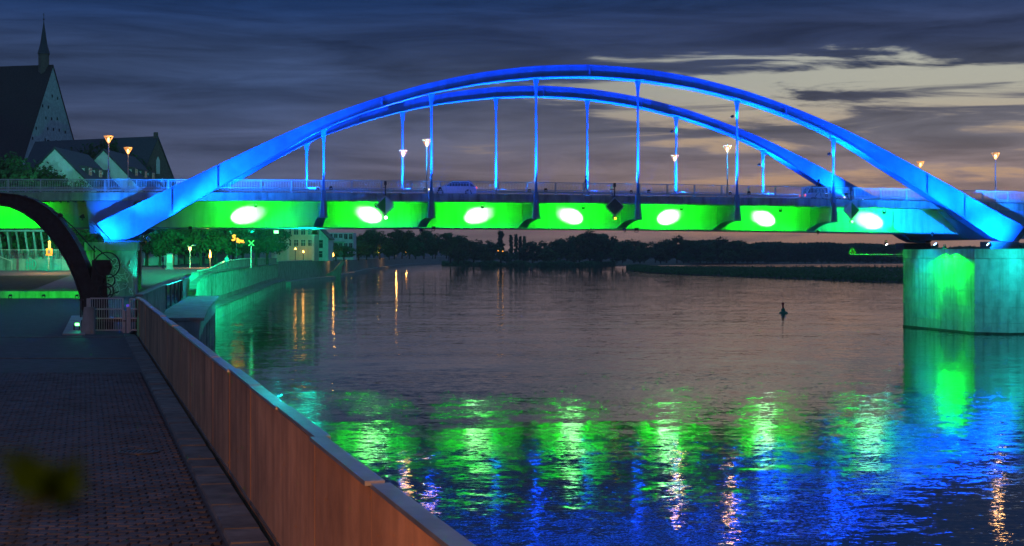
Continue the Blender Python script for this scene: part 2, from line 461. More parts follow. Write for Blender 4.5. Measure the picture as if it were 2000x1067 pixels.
# ground of the left bank, one sheet from behind the camera to the far bend
g = MB(); rows = []
ys = [-40, -10, 20, 45, 70, 85, 99, 113, 127, 137, 150, 157, 165, 173, 182, 196, 210.7, 252, 300, 355.7, 402, 443, 529, 650, 803, 950, 1085, 1200, 1276, 1500, 2600]
for y in ys:
    xe = quay_x(y) - (.12 if y < 70 else .3) if y <= 1276 else {1500: 60.0, 2600: 500.0}[y]
    zz = ground_z(y)
    rows.append([(xe, y, -1.5), (xe, y, zz)] + [(xe - d, y, zz + (0.0 if y < 160 else max(0, d - 60) * .012)) for d in (6, 14, 30, 60, 120, 300, 900)])
g.strip(rows)
bank = tag(g.build('promenade_ground', [M_asphalt], smooth=False), 'dark asphalt promenade along the left river bank', 'ground', kind='structure')

# far bank and spits of the other side
def land(name, label, edge, back, h, material):
    "edge: near waterline points (x, y); rises gently to height h"
    m_ = MB(); r0 = []
    pts = edge
    rows_ = [[], [], [], []]
    for (x, y), (bx, by) in zip(pts, back):
        for k, (q, zz) in enumerate(((0, -.6), (.015, h * .35), (.12, h), (1, h * 1.1))):
            jx = mnoise.noise((x * .11, y * .07, k)) * 1.2
            rows_[k].append((x + (bx - x) * q, y + (by - y) * q + (jx if k < 2 else 0), zz))
    m_.strip(rows_)
    return tag(m_.build(name, material), label, 'land', kind='structure')
far_edge = [(-52, 1276), (-45, 1000), (-30, 940), (-10, 905), (15, 900), (43, 905), (62, 950), (90, 1010), (130, 1060), (200, 1120), (300, 1200), (600, 1400)]
far_back = [(-60, 2600), (-40, 2600), (-20, 2600), (0, 2600), (20, 2600), (60, 2600), (100, 2600), (160, 2600), (300, 2600), (500, 2600), (900, 2600), (1600, 2600)]
land('far_bank', 'low far river bank under the tree line', far_edge, far_back, 2.2, M_earth)
spit_edge = [(60, 830), (50, 690), (52, 600), (58, 545), (71.6, 493), (84, 440), (92, 405), (104, 376), (125, 350), (170, 330), (260, 320)]
spit_back = [(70, 850), (72, 780), (95, 760), (125, 740), (160, 735), (190, 720), (220, 700), (260, 690), (320, 680), (400, 670), (600, 660)]
land('river_spit', 'low weedy spit of land reaching into the river', spit_edge, spit_back, .9, M_earth)

# ------------------------------------------------------------------ the flood wall in the foreground
fw = empty('flood_wall', (WALL_X(30), 30, 3.5), 0, 'long brown concrete flood wall with metal coping beside the promenade', 'wall')
dn = Vector((-.27, 1, 0)).normalized()
dr = Vector((dn.y, -dn.x, 0))               # towards the river
rnd = random.Random(5)
LEN = 3.25
y0 = -6.0
pan_me = None
k = 0
while True:
    a = Vector((WALL_X(y0), y0, 0)); b = a + dn * LEN
    if b.y > 70.5: break
    yaw = rnd.uniform(-.003, .003)
    loc = (a + b) / 2 + dr * rnd.uniform(-.008, .008); cj = dr * rnd.uniform(-.028, .028)
    if pan_me is None:
        m1 = MB(); m1.bbox((-LEN / 2 + .015, 0, -.4), (LEN / 2 - .015, .11, 1.615))
        pan_me = m1.mesh('wall_panel', M_wall)
        m2 = MB(); m2.box((0, .055, 0), (LEN - .012, .165, .04))
        cop_me = m2.mesh('coping', M_cope)
        m3 = MB(); m3.box((0, -.006, 0), (LEN - .02, .03, .045))
        skirt_me = m3.mesh('base_rail', M_gutter)
    rot = math.atan2(dn.y, dn.x) + yaw + math.pi          # local y points to the river
    for nm, me, zz in (('wall_panel', pan_me, 0), ('coping', cop_me, 1.640 + rnd.uniform(-.012, .012)), ('base_rail', skirt_me, .03)):
        o = bpy.data.objects.new(nm, me); COL.objects.link(o); o.parent = fw
        o.location = Vector((loc.x, loc.y, 3.5 + zz)) - fw.location + (cj if nm == 'coping' else Vector((0, 0, 0)))
        o.rotation_euler = (0, 0, rot)
    k += 1
    y0 += LEN * dn.y

# stone gutter slabs at the wall's foot
gut = empty('stone_gutter', (WALL_X(30) - .4, 30, 3.5), 0, 'grey stone gutter strip along the foot of the flood wall', 'gutter')
sl = MB(); sl.hexa([(-.49, -.24, -.02), (.49, -.24, -.02), (.49, .24, -.02), (-.49, .24, -.02)], [(-.48, -.22, .05), (.48, -.22, .05), (.48, .22, .05), (-.48, .22, .05)])
sl_me = sl.mesh('gutter_slab', M_gutter)
y0 = 8.0
while y0 < 68:
    c = Vector((WALL_X(y0), y0, 3.5)) - dr * .33
    o = bpy.data.objects.new('gutter_slab', sl_me); COL.objects.link(o); o.parent = gut
    o.location = c - gut.location + Vector((0, 0, rnd.uniform(-.006, .012)))
    o.rotation_euler = (rnd.uniform(-.02, .02), rnd.uniform(-.01, .01), math.atan2(dn.y, dn.x) + rnd.uniform(-.008, .008))
    y0 += 1.0 * dn.y

# small setts of the promenade: bed sheet, then the setts in running bond
bed = MB(); bed.add([(WALL_X(16) - .62, 16, 3.506), (WALL_X(47) - .62, 47, 3.506), (-16, 47, 3.506), (-16, 16, 3.506)], [(0, 1, 2, 3)])
pave = tag(bed.build('paved_strip', M_joint, fix=False), 'small dark paving setts covering the near promenade', 'pavement', kind='structure')
sett = MB(); sx, sy = .235, .18
sett.hexa([(-sx / 2, -sy / 2, 0), (sx / 2, -sy / 2, 0), (sx / 2, sy / 2, 0), (-sx / 2, sy / 2, 0)],
          [(-sx / 2 + .014, -sy / 2 + .014, .034), (sx / 2 - .014, -sy / 2 + .014, .034), (sx / 2 - .014, sy / 2 - .014, .034), (-sx / 2 + .014, sy / 2 - .014, .034)])
sett_me = sett.mesh('paving_sett', M_paver)
spots = []
row = 0; y = 17.6
while y < 46.5:
    x = WALL_X(y) - .78 - (row % 2) * .125
    while x > -.327 * y - .25:
        spots.append((x + rnd.uniform(-.006, .006), y + rnd.uniform(-.006, .006))); x -= .25
    y += .195; row += 1
seen = [p for p in spots if p[0] / p[1] > -.33 and p[1] > 19.0]
first = set(sorted(seen, key=lambda p: p[1])[:300])
rest = MB()
for p in spots:
    hz = rnd.uniform(-.006, .008)
    if p in first:
        o = bpy.data.objects.new('paving_sett', sett_me); COL.objects.link(o); o.parent = pave
        o.location = (p[0], p[1], 3.5 + hz); o.rotation_euler = (rnd.uniform(-.03, .03), rnd.uniform(-.03, .03), rnd.uniform(-.03, .03))
    else:
        tx, ty = rnd.uniform(-.03, .03), rnd.uniform(-.03, .03)
        rest.add([(p[0] + v[0], p[1] + v[1], 3.5 + hz + v[2] + v[0] * ty + v[1] * tx) for v in sett.v], sett.f)
ro = rest.build('remaining_setts', M_paver, fix=False); ro.parent = pave; ro['kind'] = 'stuff'
# drain cover and the pale joint lines that cross the promenade
mh = empty('manhole_cover', P(272, 887, 27.8), 0, 'round iron manhole cover set in the dark promenade', 'manhole cover')
mh.location.z = 3.512
m_ = MB(); m_.lathe([(.36, 0), (.36, .045), (.33, .05), (.33, .035), (.001, .035)], n=28); m_.build('rim', M_darksteel, mh, smooth=True, local=True)
m_ = MB()
for i in range(-3, 4): m_.box((i * .085, 0, .040), (.035, .5 - abs(i) * .07, .014))
m_.build('tread', M_darksteel, mh, local=True)
for i, (Y, wd) in enumerate(((53.3, .16), (67.0, .22))):
    m_ = MB(); m_.bbox((-18.5 if i == 0 else -24, Y - wd / 2, 3.47), (WALL_X(Y) - .7, Y + wd / 2, 3.525))
    tag(m_.build('drain_channel', M_gutter), ['thin pale drain channel crossing the dark promenade', 'pale kerb line before the gate and crane'][i], 'drain channel')

# ------------------------------------------------------------------ quay beyond: ribbed sheet piling
def resample(y_a, y_b, step, off=0.0):
    out = []; y_ = y_a
    while True:
        a = Vector((quay_x(y_), y_, 0)); b = Vector((quay_x(y_ + .5), y_ + .5, 0))
        d = (b - a).normalized(); n_ = Vector((d.y, -d.x, 0))
        out.append((a + n_ * off, n_))
        if y_ >= y_b: break
        y_ = min(y_b, y_ + step)
    return out
def ribbed(name, material, parent, y_a, y_b, z0, z1, off, step=.32, amp=.16):
    pts = resample(y_a, y_b, step, off)
    low, up = [], []
    for i, (p, n_) in enumerate(pts):
        q = p + n_ * (amp if (i // 2) % 2 else 0)
        za = z0(p.y) if callable(z0) else z0; zb = z1(p.y) if callable(z1) else z1
        low.append((q.x, q.y, za)); up.append((q.x, q.y, zb))
    back = [(p.x - n_.x * .15, p.y - n_.y * .15, u[2]) for (p, n_), u in zip(pts, up)]
    backl = [(p.x - n_.x * .15, p.y - n_.y * .15, u[2]) for (p, n_), u in zip(pts, low)]
    m_ = MB(); m_.strip([low, up, back, backl])
    return m_.build(name, material, parent)
def ledge(name, material, parent, y_a, y_b, o0, o1, z0, z1, step=6):
    "a solid course between offsets o0..o1 and heights z0..z1 (z may vary along the way)"
    A = resample(y_a, y_b, step, o0); B = resample(y_a, y_b, step, o1)
    f0 = z0 if callable(z0) else (lambda _: z0); f1 = z1 if callable(z1) else (lambda _: z1)
    rows_ = []
    for (p, _), (q, __) in zip(A, B):
        rows_.append([(p.x, p.y, f0(p.y)), (q.x, q.y, f0(q.y)), (q.x, q.y, f1(q.y)), (p.x, p.y, f1(p.y))])
    m_ = MB(); m_.strip(rows_, True); m_.add(rows_[0], [(0, 1, 2, 3)]); m_.add(rows_[-1], [(3, 2, 1, 0)])
    return m_.build(name, material, parent)
TOP = [(70, 5.14), (99, 5.12), (127, 5.05), (163, 5.0), (185, 5.15), (210, 5.98), (252, 6.20), (355, 6.05)]
q1 = empty('sheet_pile_quay', (quay_x(180), 180, 0), 0, 'ribbed sheet pile quay wall with parapet below the bridge', 'wall')
ribbed('parapet', M_pile, q1, 71, 99, 3.45, lambda y: lerp_tab(TOP, y), .02, .30, .07)
ribbed('parapet', M_pile, q1, 121, 355, lambda y: ground_z(y) - .4, lambda y: lerp_tab(TOP, y), .02, .34, .08)
ledge('capping_beam', M_quay, q1, 71, 99, -.12, .22, lambda y: lerp_tab(TOP, y), lambda y: lerp_tab(TOP, y) + .07)
ledge('capping_beam', M_quay, q1, 121, 355, -.12, .26, lambda y: lerp_tab(TOP, y), lambda y: lerp_tab(TOP, y) + .09)
ribbed('sheet_piling', M_pile, q1, -5, 131, -1.2, 3.45, .35, .34, .14)
ribbed('sheet_piling', M_pile, q1, 131, 355, 1.9, lambda y: ground_z(y) - .38, .30, .34, .14)
ledge('walkway_slab', M_quay, q1, 131, 355, .02, .75, lambda y: ground_z(y) - .38, lambda y: ground_z(y) - .22)
ledge('shadow_course', M_quay, q1, 131, 355, -.1, .55, .9, 1.9)
ribbed('foot_piling', M_pile, q1, 131, 355, -1.2, 1.25, 2.0, .34, .16)
ledge('foot_ledge', M_quay, q1, 131, 355, .3, 2.25, 1.25, 1.37)
# stud row along the top edge of the parapet, as the photo shows it
st = MB()
for (p, n_) in resample(172, 330, 1.1, .05):
    st.box((p.x, p.y, lerp_tab(TOP, p.y) + .14), (.22, .22, .12))
st.build('parapet_studs', M_steel, q1)['kind'] = 'stuff'

# landing platform on posts in front of the wall
lp = empty('landing_platform', (-24, 110, 0), 0, 'concrete landing platform on posts jutting from the quay', 'platform')
o_in = resample(84, 129, 5, .3); o_out = resample(84, 129, 5, 2.7)
A_, B_ = [p for p, _ in o_in], [p for p, _ in o_out]
m_ = MB(); rows_ = [[(a.x, a.y, 3.62), (b.x, b.y, 3.62), (b.x, b.y, 3.47), (a.x, a.y, 3.47)] for a, b in zip(A_, B_)]
m_.strip(rows_, True); m_.add(rows_[0], [(0, 1, 2, 3)]); m_.add(rows_[-1], [(3, 2, 1, 0)]); m_.build('deck', M_quay, lp)
m_ = MB(); rows_ = [[(a.x - .3, a.y, 3.46), (b.x - .25, b.y, 3.46), (b.x - .25, b.y, 2.45), (a.x - .3, a.y, 2.45)] for a, b in zip(A_, B_)]
m_.strip(rows_, True); m_.add(rows_[0], [(0, 1, 2, 3)]); m_.add(rows_[-1], [(3, 2, 1, 0)]); m_.build('edge_beam', M_concrete, lp)
for (p, n_), kk in zip(resample(90, 128, 6.3, 2.2), range(20)):
    m_ = MB(); m_.tube([(p.x, p.y, -1.2), (p.x, p.y, 2.45)], .24, 10); m_.build('post', M_concrete, lp, smooth=True)
m_ = MB(); m_.bar((-23.6, 101, 3.6), (-23.6, 101, -.5), .14); m_.build('fender', M_darksteel, lp)
lr = empty('landing_railing', (quay_x(108), 108, 3.6), 0, 'low steel railing with open bays at the landing', 'railing')
pp = [p + Vector((0, 0, 3.6)) for p, _ in resample(99.5, 120.5, 5.25, .1)]
m_ = MB(); m_.tube([p + Vector((0, 0, 1.45)) for p in pp], .05, 6); m_.build('top_rail', M_steel, lr)
for p in pp:
    m_ = MB(); m_.bar(p, p + Vector((0, 0, 1.45)), .12); m_.build('post', M_darksteel, lr)

# stone quay and its stair wing further on
q2 = empty('stone_quay', (quay_x(480), 480, 0), 0, 'old dark stone quay wall curving away upstream', 'wall')
ledge('wall', M_quay, q2, 356, 1276, -.2, .35, -1.2, lambda y: 5.1 + (.25 if y < 640 else -.1), 15)
ledge('coping', M_trim, q2, 356, 445, -.3, .5, 5.36, 5.5, 15)
ledge('coping', M_trim, q2, 530, 1276, -.3, .5, lambda y: 5.1 + (.26 if y < 640 else -.09), lambda y: 5.1 + (.40 if y < 640 else .05), 15)
ledge('footing', M_concrete, q2, 356, 1240, .5, 3.2, -1.2, .85, 15)
m_ = MB(); m_.box(P(633, 505, 450) + Vector((-.4, 0, -.2)), (1.0, 1.0, 2.6)); m_.build('gate_post', M_trim, q2)
wg = empty('stair_wing', P(655, 545, 452), 0, 'pale concrete stair wing with sloping edge at the stone quay', 'stair')
wg.location.z = 0
def Pz(x, y, Z): return P(x, y, Z)
poly = [Pz(632, 540, 452), Pz(634, 553.5, 452), Pz(641, 554.5, 452), Pz(664, 549, 452), Pz(668, 522, 452), Pz(671, 511, 452), Pz(667, 511, 452), Pz(657, 521, 452), Pz(650, 529, 452), Pz(640, 535, 452)]
m_ = MB(); m_.prism(poly, (-1.5, 14, 0)); m_.build('wing_wall', M_quay, wg)
m_ = MB()
for i in range(8): m_.box(Vector((P(640 + i * 3.6, 0, 454).x, 452 + 9 + i * .3, .6 + i * .55)), (.7, 5, 1.0))
m_.build('steps', M_concrete, wg)

# ------------------------------------------------------------------ the arch bridge (local axes: s along, t across, away from the camera)
BA = math.radians(12)
bridge = empty('arch_bridge', (0, 140.9, 0), BA, 'long tied arch road bridge lit blue and green across the river', 'bridge')
_cb, _sb = math.cos(BA), math.sin(BA)
def B(s, t, z): return Vector((s * _cb - t * _sb, 140.9 + s * _sb + t * _cb, z))
camb = lambda s: -1.45e-4 * (s + 8) ** 2
S0, S1 = -78.0, 84.0
MID = 6.9
HANG = [MID + (i - 2.5) * 9.43 for i in range(6)]
TARCH = (0.0, 18.0)
T_IN, T_OUT = .85, 17.15
WEB0, WEB1 = 5.5, 12.5

def along(s_a, s_b, step):
    n = max(1, int(round((s_b - s_a) / step)))
    return [s_a + (s_b - s_a) * i / n for i in range(n + 1)]
def extr(name, material, section, s_a, s_b, step=3.0, parent=bridge, smooth=False):
    "section: (t, z) points, swept along the bridge with its camber"
    rows = [[(s, t, z + camb(s)) for t, z in section] for s in along(s_a, s_b, step)]
    m_ = MB(); m_.strip(rows, True)
    n = len(section); m_.add(rows[0], [tuple(range(n))]); m_.add(rows[-1], [tuple(range(n - 1, -1, -1))])
    return m_.build(name, material, parent, local=True, smooth=smooth)
extr('deck_slab', M_fascia, [(T_IN + .32, 11.78), (T_OUT - .32, 11.78), (T_OUT - .32, 12.27), (T_IN + .32, 12.27)], S0, S1)
extr('roadway', M_asphalt, [(4.3, 12.28), (13.7, 12.28), (13.7, 12.32), (4.3, 12.32)], S0, S1)
for ta, tb in ((T_IN + .34, 4.2), (13.8, T_OUT - .34)):
    extr('sidewalk', M_gutter, [(ta, 12.28), (tb, 12.28), (tb, 12.42), (ta, 12.42)], S0, S1)
extr('box_girder', M_web, [(WEB0 + .1, 9.47), (WEB1 - .1, 9.47), (WEB1 - .1, 11.77), (WEB0 + .1, 11.77)], S0, S1)
extr('bottom_flange', M_paint, [(WEB0 - .14, 9.40), (WEB1 + .14, 9.40), (WEB1 + .14, 9.462), (WEB0 - .14, 9.462)], S0, S1)
# web plates bay by bay, edge beam stones bay by bay
cuts = [S0] + [HANG[0] - 13.2 - 5.4 * i for i in range(8, -1, -1)] + HANG + [HANG[-1] + 8.6 + 5.4 * i for i in range(8)] + [S1]
cuts = sorted(c for c in cuts)
for ca, cb_ in zip(cuts, cuts[1:]):
    if cb_ - ca < .8: continue
    extr('web_plate', M_web, [(WEB0, 9.465), (WEB0 + .09, 9.465), (WEB0 + .09, 11.765), (WEB0, 11.765)], ca + .03, cb_ - .03, 3.0)
    extr('stiffener', M_web, [(WEB0 - .10, 9.465), (WEB0 - .005, 9.465), (WEB0 - .005, 11.76), (WEB0 - .10, 11.76)], cb_ - .02, cb_ + .02, 1)
for ca, cb_ in zip(cuts, cuts[1:]):
    if cb_ - ca < .8: continue
    for q in ((1 / 3, 2 / 3) if cb_ - ca > 7 else (1 / 2,)):
        sm = ca + (cb_ - ca) * q
        extr('weld_seam', M_web, [(WEB0 - .022, 9.47), (WEB0 - .002, 9.47), (WEB0 - .002, 11.3), (WEB0 - .022, 11.3)], sm - .012, sm + .012, 1)
    extr('longitudinal_stiffener', M_web, [(WEB0 - .09, 11.32), (WEB0 - .003, 11.32), (WEB0 - .003, 11.36), (WEB0 - .09, 11.36)], ca + .05, cb_ - .05, 3)
s = S0
while s < S1 - 1:
    e_ = min(S1, s + 9.43)
    extr('edge_beam', M_fascia, [(T_IN, 11.66), (T_IN + .30, 11.66), (T_IN + .30, 12.40), (T_IN, 12.36)], s + .012, e_ - .012, 3.2)
    extr('edge_beam', M_fascia, [(T_OUT - .30, 11.66), (T_OUT, 11.66), (T_OUT, 12.36), (T_OUT - .30, 12.40)], s + .012, e_ - .012, 3.2)
    s = e_
# ribs under the side span's slab
m_ = MB(); s = S0
while s < -37:
    m_.box((s, 3.3, 11.70 + camb(s)), (.12, 4.0, .15)); s += .62
m_.build('soffit_ribs', M_paint, bridge, local=True)['kind'] = 'stuff'

# arches
TOPT = [(0, 23.92), (5, 23.68), (10, 22.97), (15, 21.82), (20, 20.22), (24, 18.68), (28.3, 16.72), (32.7, 14.52), (36.5, 12.62), (42.5, 9.66)]
UNDT = [(0, 22.92), (5, 22.70), (10, 22.06), (15, 20.98), (20, 19.40), (24, 17.72), (28.3, 15.16), (32.7, 12.62), (35, 11.25), (36.5, 10.25)]
def smooth_tab(tab, x):
    x = abs(x)
    return sum(lerp_tab(tab, abs(x + d)) * w_ for d, w_ in ((-2.0, .2), (0, .6), (2.0, .2)) if True) if x < 33 else lerp_tab(tab, x)
AW = .80
def arch_row(x, t):
    zt, zu = smooth_tab(TOPT, x), smooth_tab(UNDT, x)
    s = MID + x
    return [(s, t - AW, zu), (s, t + AW, zu), (s, t + AW, zt), (s, t - AW, zt)]
JO = [-36.5, -32.7, -18.6, 0, 18.6, 32.7, 36.5]
for t in TARCH:
    arch = bpy.data.objects.new('arch', None); COL.objects.link(arch); arch.parent = bridge
    for a, b in zip(JO, JO[1:]):
        rows = [arch_row(x, t) for x in along(a + .02, b - .02, 1.2)]
        m_ = MB(); m_.strip(rows, True); m_.add(rows[0], [(0, 1, 2, 3)]); m_.add(rows[-1], [(3, 2, 1, 0)])
        m_.build('arch_segment', M_arch, arch, local=True)
        fl = MB()                                           # thin flange along the upper and lower edge
        for rr in (0, 1):
            rows2 = []
            for r in rows:
                z_ = r[3][2] if rr else r[0][2]
                rows2.append([(r[0][0], t - AW - .05, z_ - .035), (r[0][0], t + AW + .05, z_ - .035), (r[0][0], t + AW + .05, z_ + .035), (r[0][0], t - AW - .05, z_ + .035)])
            fl.strip(rows2, True); fl.add(rows2[0], [(0, 1, 2, 3)]); fl.add(rows2[-1], [(3, 2, 1, 0)])
        fl.build('flange', M_arch, arch, local=True)
    for j in JO:
        r0, r1 = arch_row(j - .05, t), arch_row(j + .05, t)
        m_ = MB(); grow = .045
        q0 = [(p[0], p[1] + (grow if p[1] > t else -grow), p[2] + (grow if k > 1 else -grow)) for k, p in enumerate(r0)]
        q1_ = [(p[0], p[1] + (grow if p[1] > t else -grow), p[2] + (grow if k > 1 else -grow)) for k, p in enumerate(r1)]
        m_.strip([q0, q1_], True); m_.add(q0, [(0, 1, 2, 3)]); m_.add(q1_, [(3, 2, 1, 0)])
        m_.build('joint_plate', M_arch, arch, local=True)
    for sg in (-1, 1):                                      # the widened feet
        sec = [(36.52, 12.61, 36.52, 10.24), (38.0, 11.9, 38.0, 9.36), (39.4, 11.18, 39.2, 8.62), (40.6, 10.6, 40.1, 8.25), (42.6, 9.62, 41.4, 8.2)]
        rows = [[(MID + sg * xb, t - AW, zb), (MID + sg * xb, t + AW, zb), (MID + sg * xt, t + AW, zt), (MID + sg * xt, t - AW, zt)] for xt, zt, xb, zb in sec]
        m_ = MB(); m_.strip(rows, True); m_.add(rows[0], [(0, 1, 2, 3)]); m_.add(rows[-1], [(3, 2, 1, 0)])
        m_.build('arch_foot', M_arch, arch, local=True)
        m_ = MB(); m_.bbox((MID + sg * 38.9, t - .9, 7.5 if sg > 0 else 8.02), (MID + sg * 42.0, t + .9, 8.19)); m_.build('bearing', M_darksteel, arch, local=True)
        m_ = MB(); m_.prism([(MID + sg * 41.5, t - .98, 8.25), (MID + sg * 42.9, t - .98, 9.75), (MID + sg * 43.25, t - .98, 9.7), (MID + sg * 41.85, t - .98, 8.2)], (0, 1.96, 0)); m_.build('end_plate', M_darksteel, arch, local=True)

# hangers, their shoes and the brackets that carry the deck
for t in TARCH:
    near = t < 1
    sgn = -1 if near else 1
    for s in HANG:
        zt = smooth_tab(UNDT, s - MID) + .02
        zb = 12.3 + camb(s)
        m_ = MB()
        prof = [(zb, .13, .10), (zb + 1.2, .08, .075), (zt - 2.0, .075, .075), (zt - 1.1, .11, .075), (zt - .45, .18, .08), (zt - .06, .28, .10)]
        m_.strip([[(s - w_, t - d_, z), (s + w_, t - d_, z), (s + w_, t + d_, z), (s - w_, t + d_, z)] for z, w_, d_ in prof], True)
        m_.strip([[(s - .28, t - .1, zt - .06), (s + .28, t - .1, zt - .06), (s + .28, t + .1, zt - .06), (s - .28, t + .1, zt - .06)],
                  [(s - .36, t - .3, zt), (s + .36, t - .3, zt), (s + .36, t + .3, zt), (s - .36, t + .3, zt)]], True)
        h = m_.build('hanger', M_arch, bridge, local=True)
        m_ = MB()
        rows = [[(s - w_, t - .22, z), (s + w_, t - .22, z), (s + w_, t + .22, z), (s - w_, t + .22, z)] for z, w_ in ((10.18 + camb(s), .34), (11.2 + camb(s), .25), (zb + .25, .17))]
        m_.strip(rows, True); m_.add(rows[0], [(3, 2, 1, 0)]); m_.add(rows[-1], [(0, 1, 2, 3)])
        m_.box((s, t - .26 * (1 if near else -1), 11.1 + camb(s)), (.05, .12, 1.7))
        m_.build('hanger_shoe', M_paint, h, local=True)
        # bracket: web plate with a curved lower flange
        t_w = WEB0 if near else WEB1
        prof = []
        for i in range(11):
            k = i / 10
            prof.append((t + sgn * -.10 + (t_w - t) * k * .99, 10.26 - .78 * k ** 2.3 + camb(s)))
        m_ = MB()
        poly = [(s - .03, t - sgn * .12, 11.64 + camb(s)), ] + [(s - .03, p[0], p[1]) for p in prof] + [(s - .03, t_w + sgn * .12, 11.64 + camb(s))]
        m_.prism(poly, (.06, 0, 0)); m_.build('bracket', M_paint, bridge, local=True)
        m_ = MB(); m_.strip([[(s - .42, p[0], p[1] - .03), (s + .42, p[0], p[1] - .03), (s + .42, p[0], p[1] + .02), (s - .42, p[0], p[1] + .02)] for p in prof], True)
        m_.add([(s - .42, prof[0][0], prof[0][1] - .03), (s + .42, prof[0][0], prof[0][1] - .03), (s + .42, prof[0][0], prof[0][1] + .02), (s - .42, prof[0][0], prof[0][1] + .02)], [(0, 1, 2, 3)])
        m_.build('bracket_flange', M_paint, bridge, local=True)
# cross heads between the arch feet
for sa, sb_, zb in ((-37.5, -33.2, 8.75), (45.4, 51.5, 8.45)):
    m_ = MB(); lo = [(sa + 1.2, .75, zb), (sb_ - 1.2, .75, zb), (sb_ - 1.2, 17.25, zb), (sa + 1.2, 17.25, zb)]
    wing = 1.6 if sa > 0 else -.9
    hi = [(sa - wing, .9, 11.64 + camb(sa)), (sb_ + .6, .9, 11.64 + camb(sa)), (sb_ + .6, 17.1, 11.64 + camb(sa)), (sa - wing, 17.1, 11.64 + camb(sa))]
    m_.hexa(lo, hi); m_.build('cross_head', M_paint, bridge, local=True)

# railings: one panel per bay
def railing(name, label, t, s_a, s_b, L_, h):
    r = empty(name, B(s_a, t, 12.4 + camb(s_a)), BA, label, 'railing', 'railings along the bridge deck')
    m1 = MB(); m1.box((L_ / 2, 0, h), (L_ - .02, .09, .08)); m1.box((L_ / 2, 0, .12), (L_ - .08, .035, .04)); m1.box((L_ / 2, 0, h - .12), (L_ - .08, .03, .03))
    nb = 19
    for i in range(1, nb): m1.box((L_ * i / nb, 0, h / 2), (.034, .034, h - .22))
    pm = m1.mesh('railing_panel', M_rail)
    m2 = MB(); m2.box((0, 0, h / 2 + .01), (.11, .11, h + .02)); m2.box((0, 0, .015), (.2, .16, .03)); qm = m2.mesh('railing_post', M_rail)
    n = int((s_b - s_a) / L_)
    for i in range(n + 1):
        s = s_a + i * L_
        dz = camb(s) - camb(s_a)
        p = bpy.data.objects.new('railing_post', qm); COL.objects.link(p); p.parent = r; p.location = (i * L_, 0, dz)
        if i < n:
            q = bpy.data.objects.new('railing_panel', pm); COL.objects.link(q); q.parent = r; q.location = (i * L_, 0, dz)
            q.rotation_euler = (0, -math.atan2(camb(s + L_) - camb(s), L_), 0)
    return r
railing('bridge_railing', 'steel bar railing along the near edge of the bridge', T_IN + .15, -77, 80, 2.62, 1.05)
railing('bridge_railing', 'steel bar railing along the far edge of the bridge', T_OUT - .15, -77, 80, 2.62, 1.05)
gr = empty('guard_rail', B(-77, 13.75, 12.4), BA, 'low steel guard rail between roadway and far sidewalk', 'guard rail')
m_ = MB(); rows = [[(s + 77, dy, z + camb(s) - 0.0) for dy, z in ((-.04, .58), (.04, .62), (-.02, .70), (.04, .76), (-.04, .80))] for s in along(-77, 80, 3)]
m_.strip(rows); m_.build('beam', M_rail, gr, local=True)
for i in range(38):
    s = -77 + i * 4.1
    m_ = MB(); m_.box((s + 77, .06, .36 + camb(s)), (.1, .08, .76)); m_.build('post', M_steel, gr, local=True)

# street lamps on the bridge: funnel heads
def street_lamp_meshes():
    m1 = MB(); m1.tube([(0, 0, 0), (0, 0, .9), (0, 0, .92), (0, 0, 4.15)], [.085, .08, .06, .045], 10); m1.lathe([(.14, 0), (.14, .05), (.09, .1)], n=10)
    pole = m1.mesh('pole', M_steel, smooth=True)
    m2 = MB(); m2.lathe([(.40, 4.72), (.42, 4.75), (.40, 4.79), (.08, 4.84)], n=20)
    rim = m2.mesh('canopy', E_lampshade, smooth=True)
    m3 = MB()
    for k in range(6):
        a = k * math.pi / 3; m3.tube([(.055 * math.cos(a), .055 * math.sin(a), 4.15), (.37 * math.cos(a), .37 * math.sin(a), 4.72)], .024, 6)
    cage = m3.mesh('funnel_struts', E_lampshade)
    m4 = MB(); m4.lathe([(.03, 4.16), (.09, 4.26), (.11, 4.42), (.10, 4.55), (.04, 4.62)], n=12)
    bulb = m4.mesh('bulb', E_warm, smooth=True)
    return pole, rim, cage, bulb
LM = street_lamp_meshes()
def street_lamp(loc, label, power=95, group='street lamps on the bridge'):
    e = empty('street_lamp', loc, 0, label, 'street lamp', group)
    for nm, me in zip(('pole', 'canopy', 'funnel_struts', 'bulb'), LM):
        o = bpy.data.objects.new(nm, me); COL.objects.link(o); o.parent = e
    l = bpy.data.lights.new('lamp_light', 'POINT'); l.energy = power; l.color = (1, .50, .18); l.shadow_soft_size = .34
    lo = bpy.data.objects.new('lamp_light', l); COL.objects.link(lo); lo.parent = e; lo.location = (.26, -.26, 4.6)
    return e
near_s = (-34.8, -7.4, 20.7, 47.8)
names_n = ('tall funnel street lamp at the near railing above the left arch foot', 'near funnel street lamp beside the second near hanger', 'near funnel street lamp beside the fifth near hanger', 'funnel street lamp at the near railing right of the arch')
names_f = ('lower looking funnel lamp on the far side beside the left arch foot', 'far funnel street lamp in line with the second far hanger', 'far funnel street lamp in line with the fifth far hanger', 'far funnel street lamp half hidden behind the right arch leg')
for s, nm in zip(near_s, names_n): street_lamp(B(s, 1.6, 12.42 + camb(s)), nm)
for s, nm in zip((-33.6, -7.4, 20.4, 47.4), names_f): street_lamp(B(s, 16.5, 12.42 + camb(s)), nm)

# ------------------------------------------------------------------ piers
M_algae = mat('wet_algae_stone', (.035, .045, .035), .5, .5, 1.4, bump=.6, coord='World')
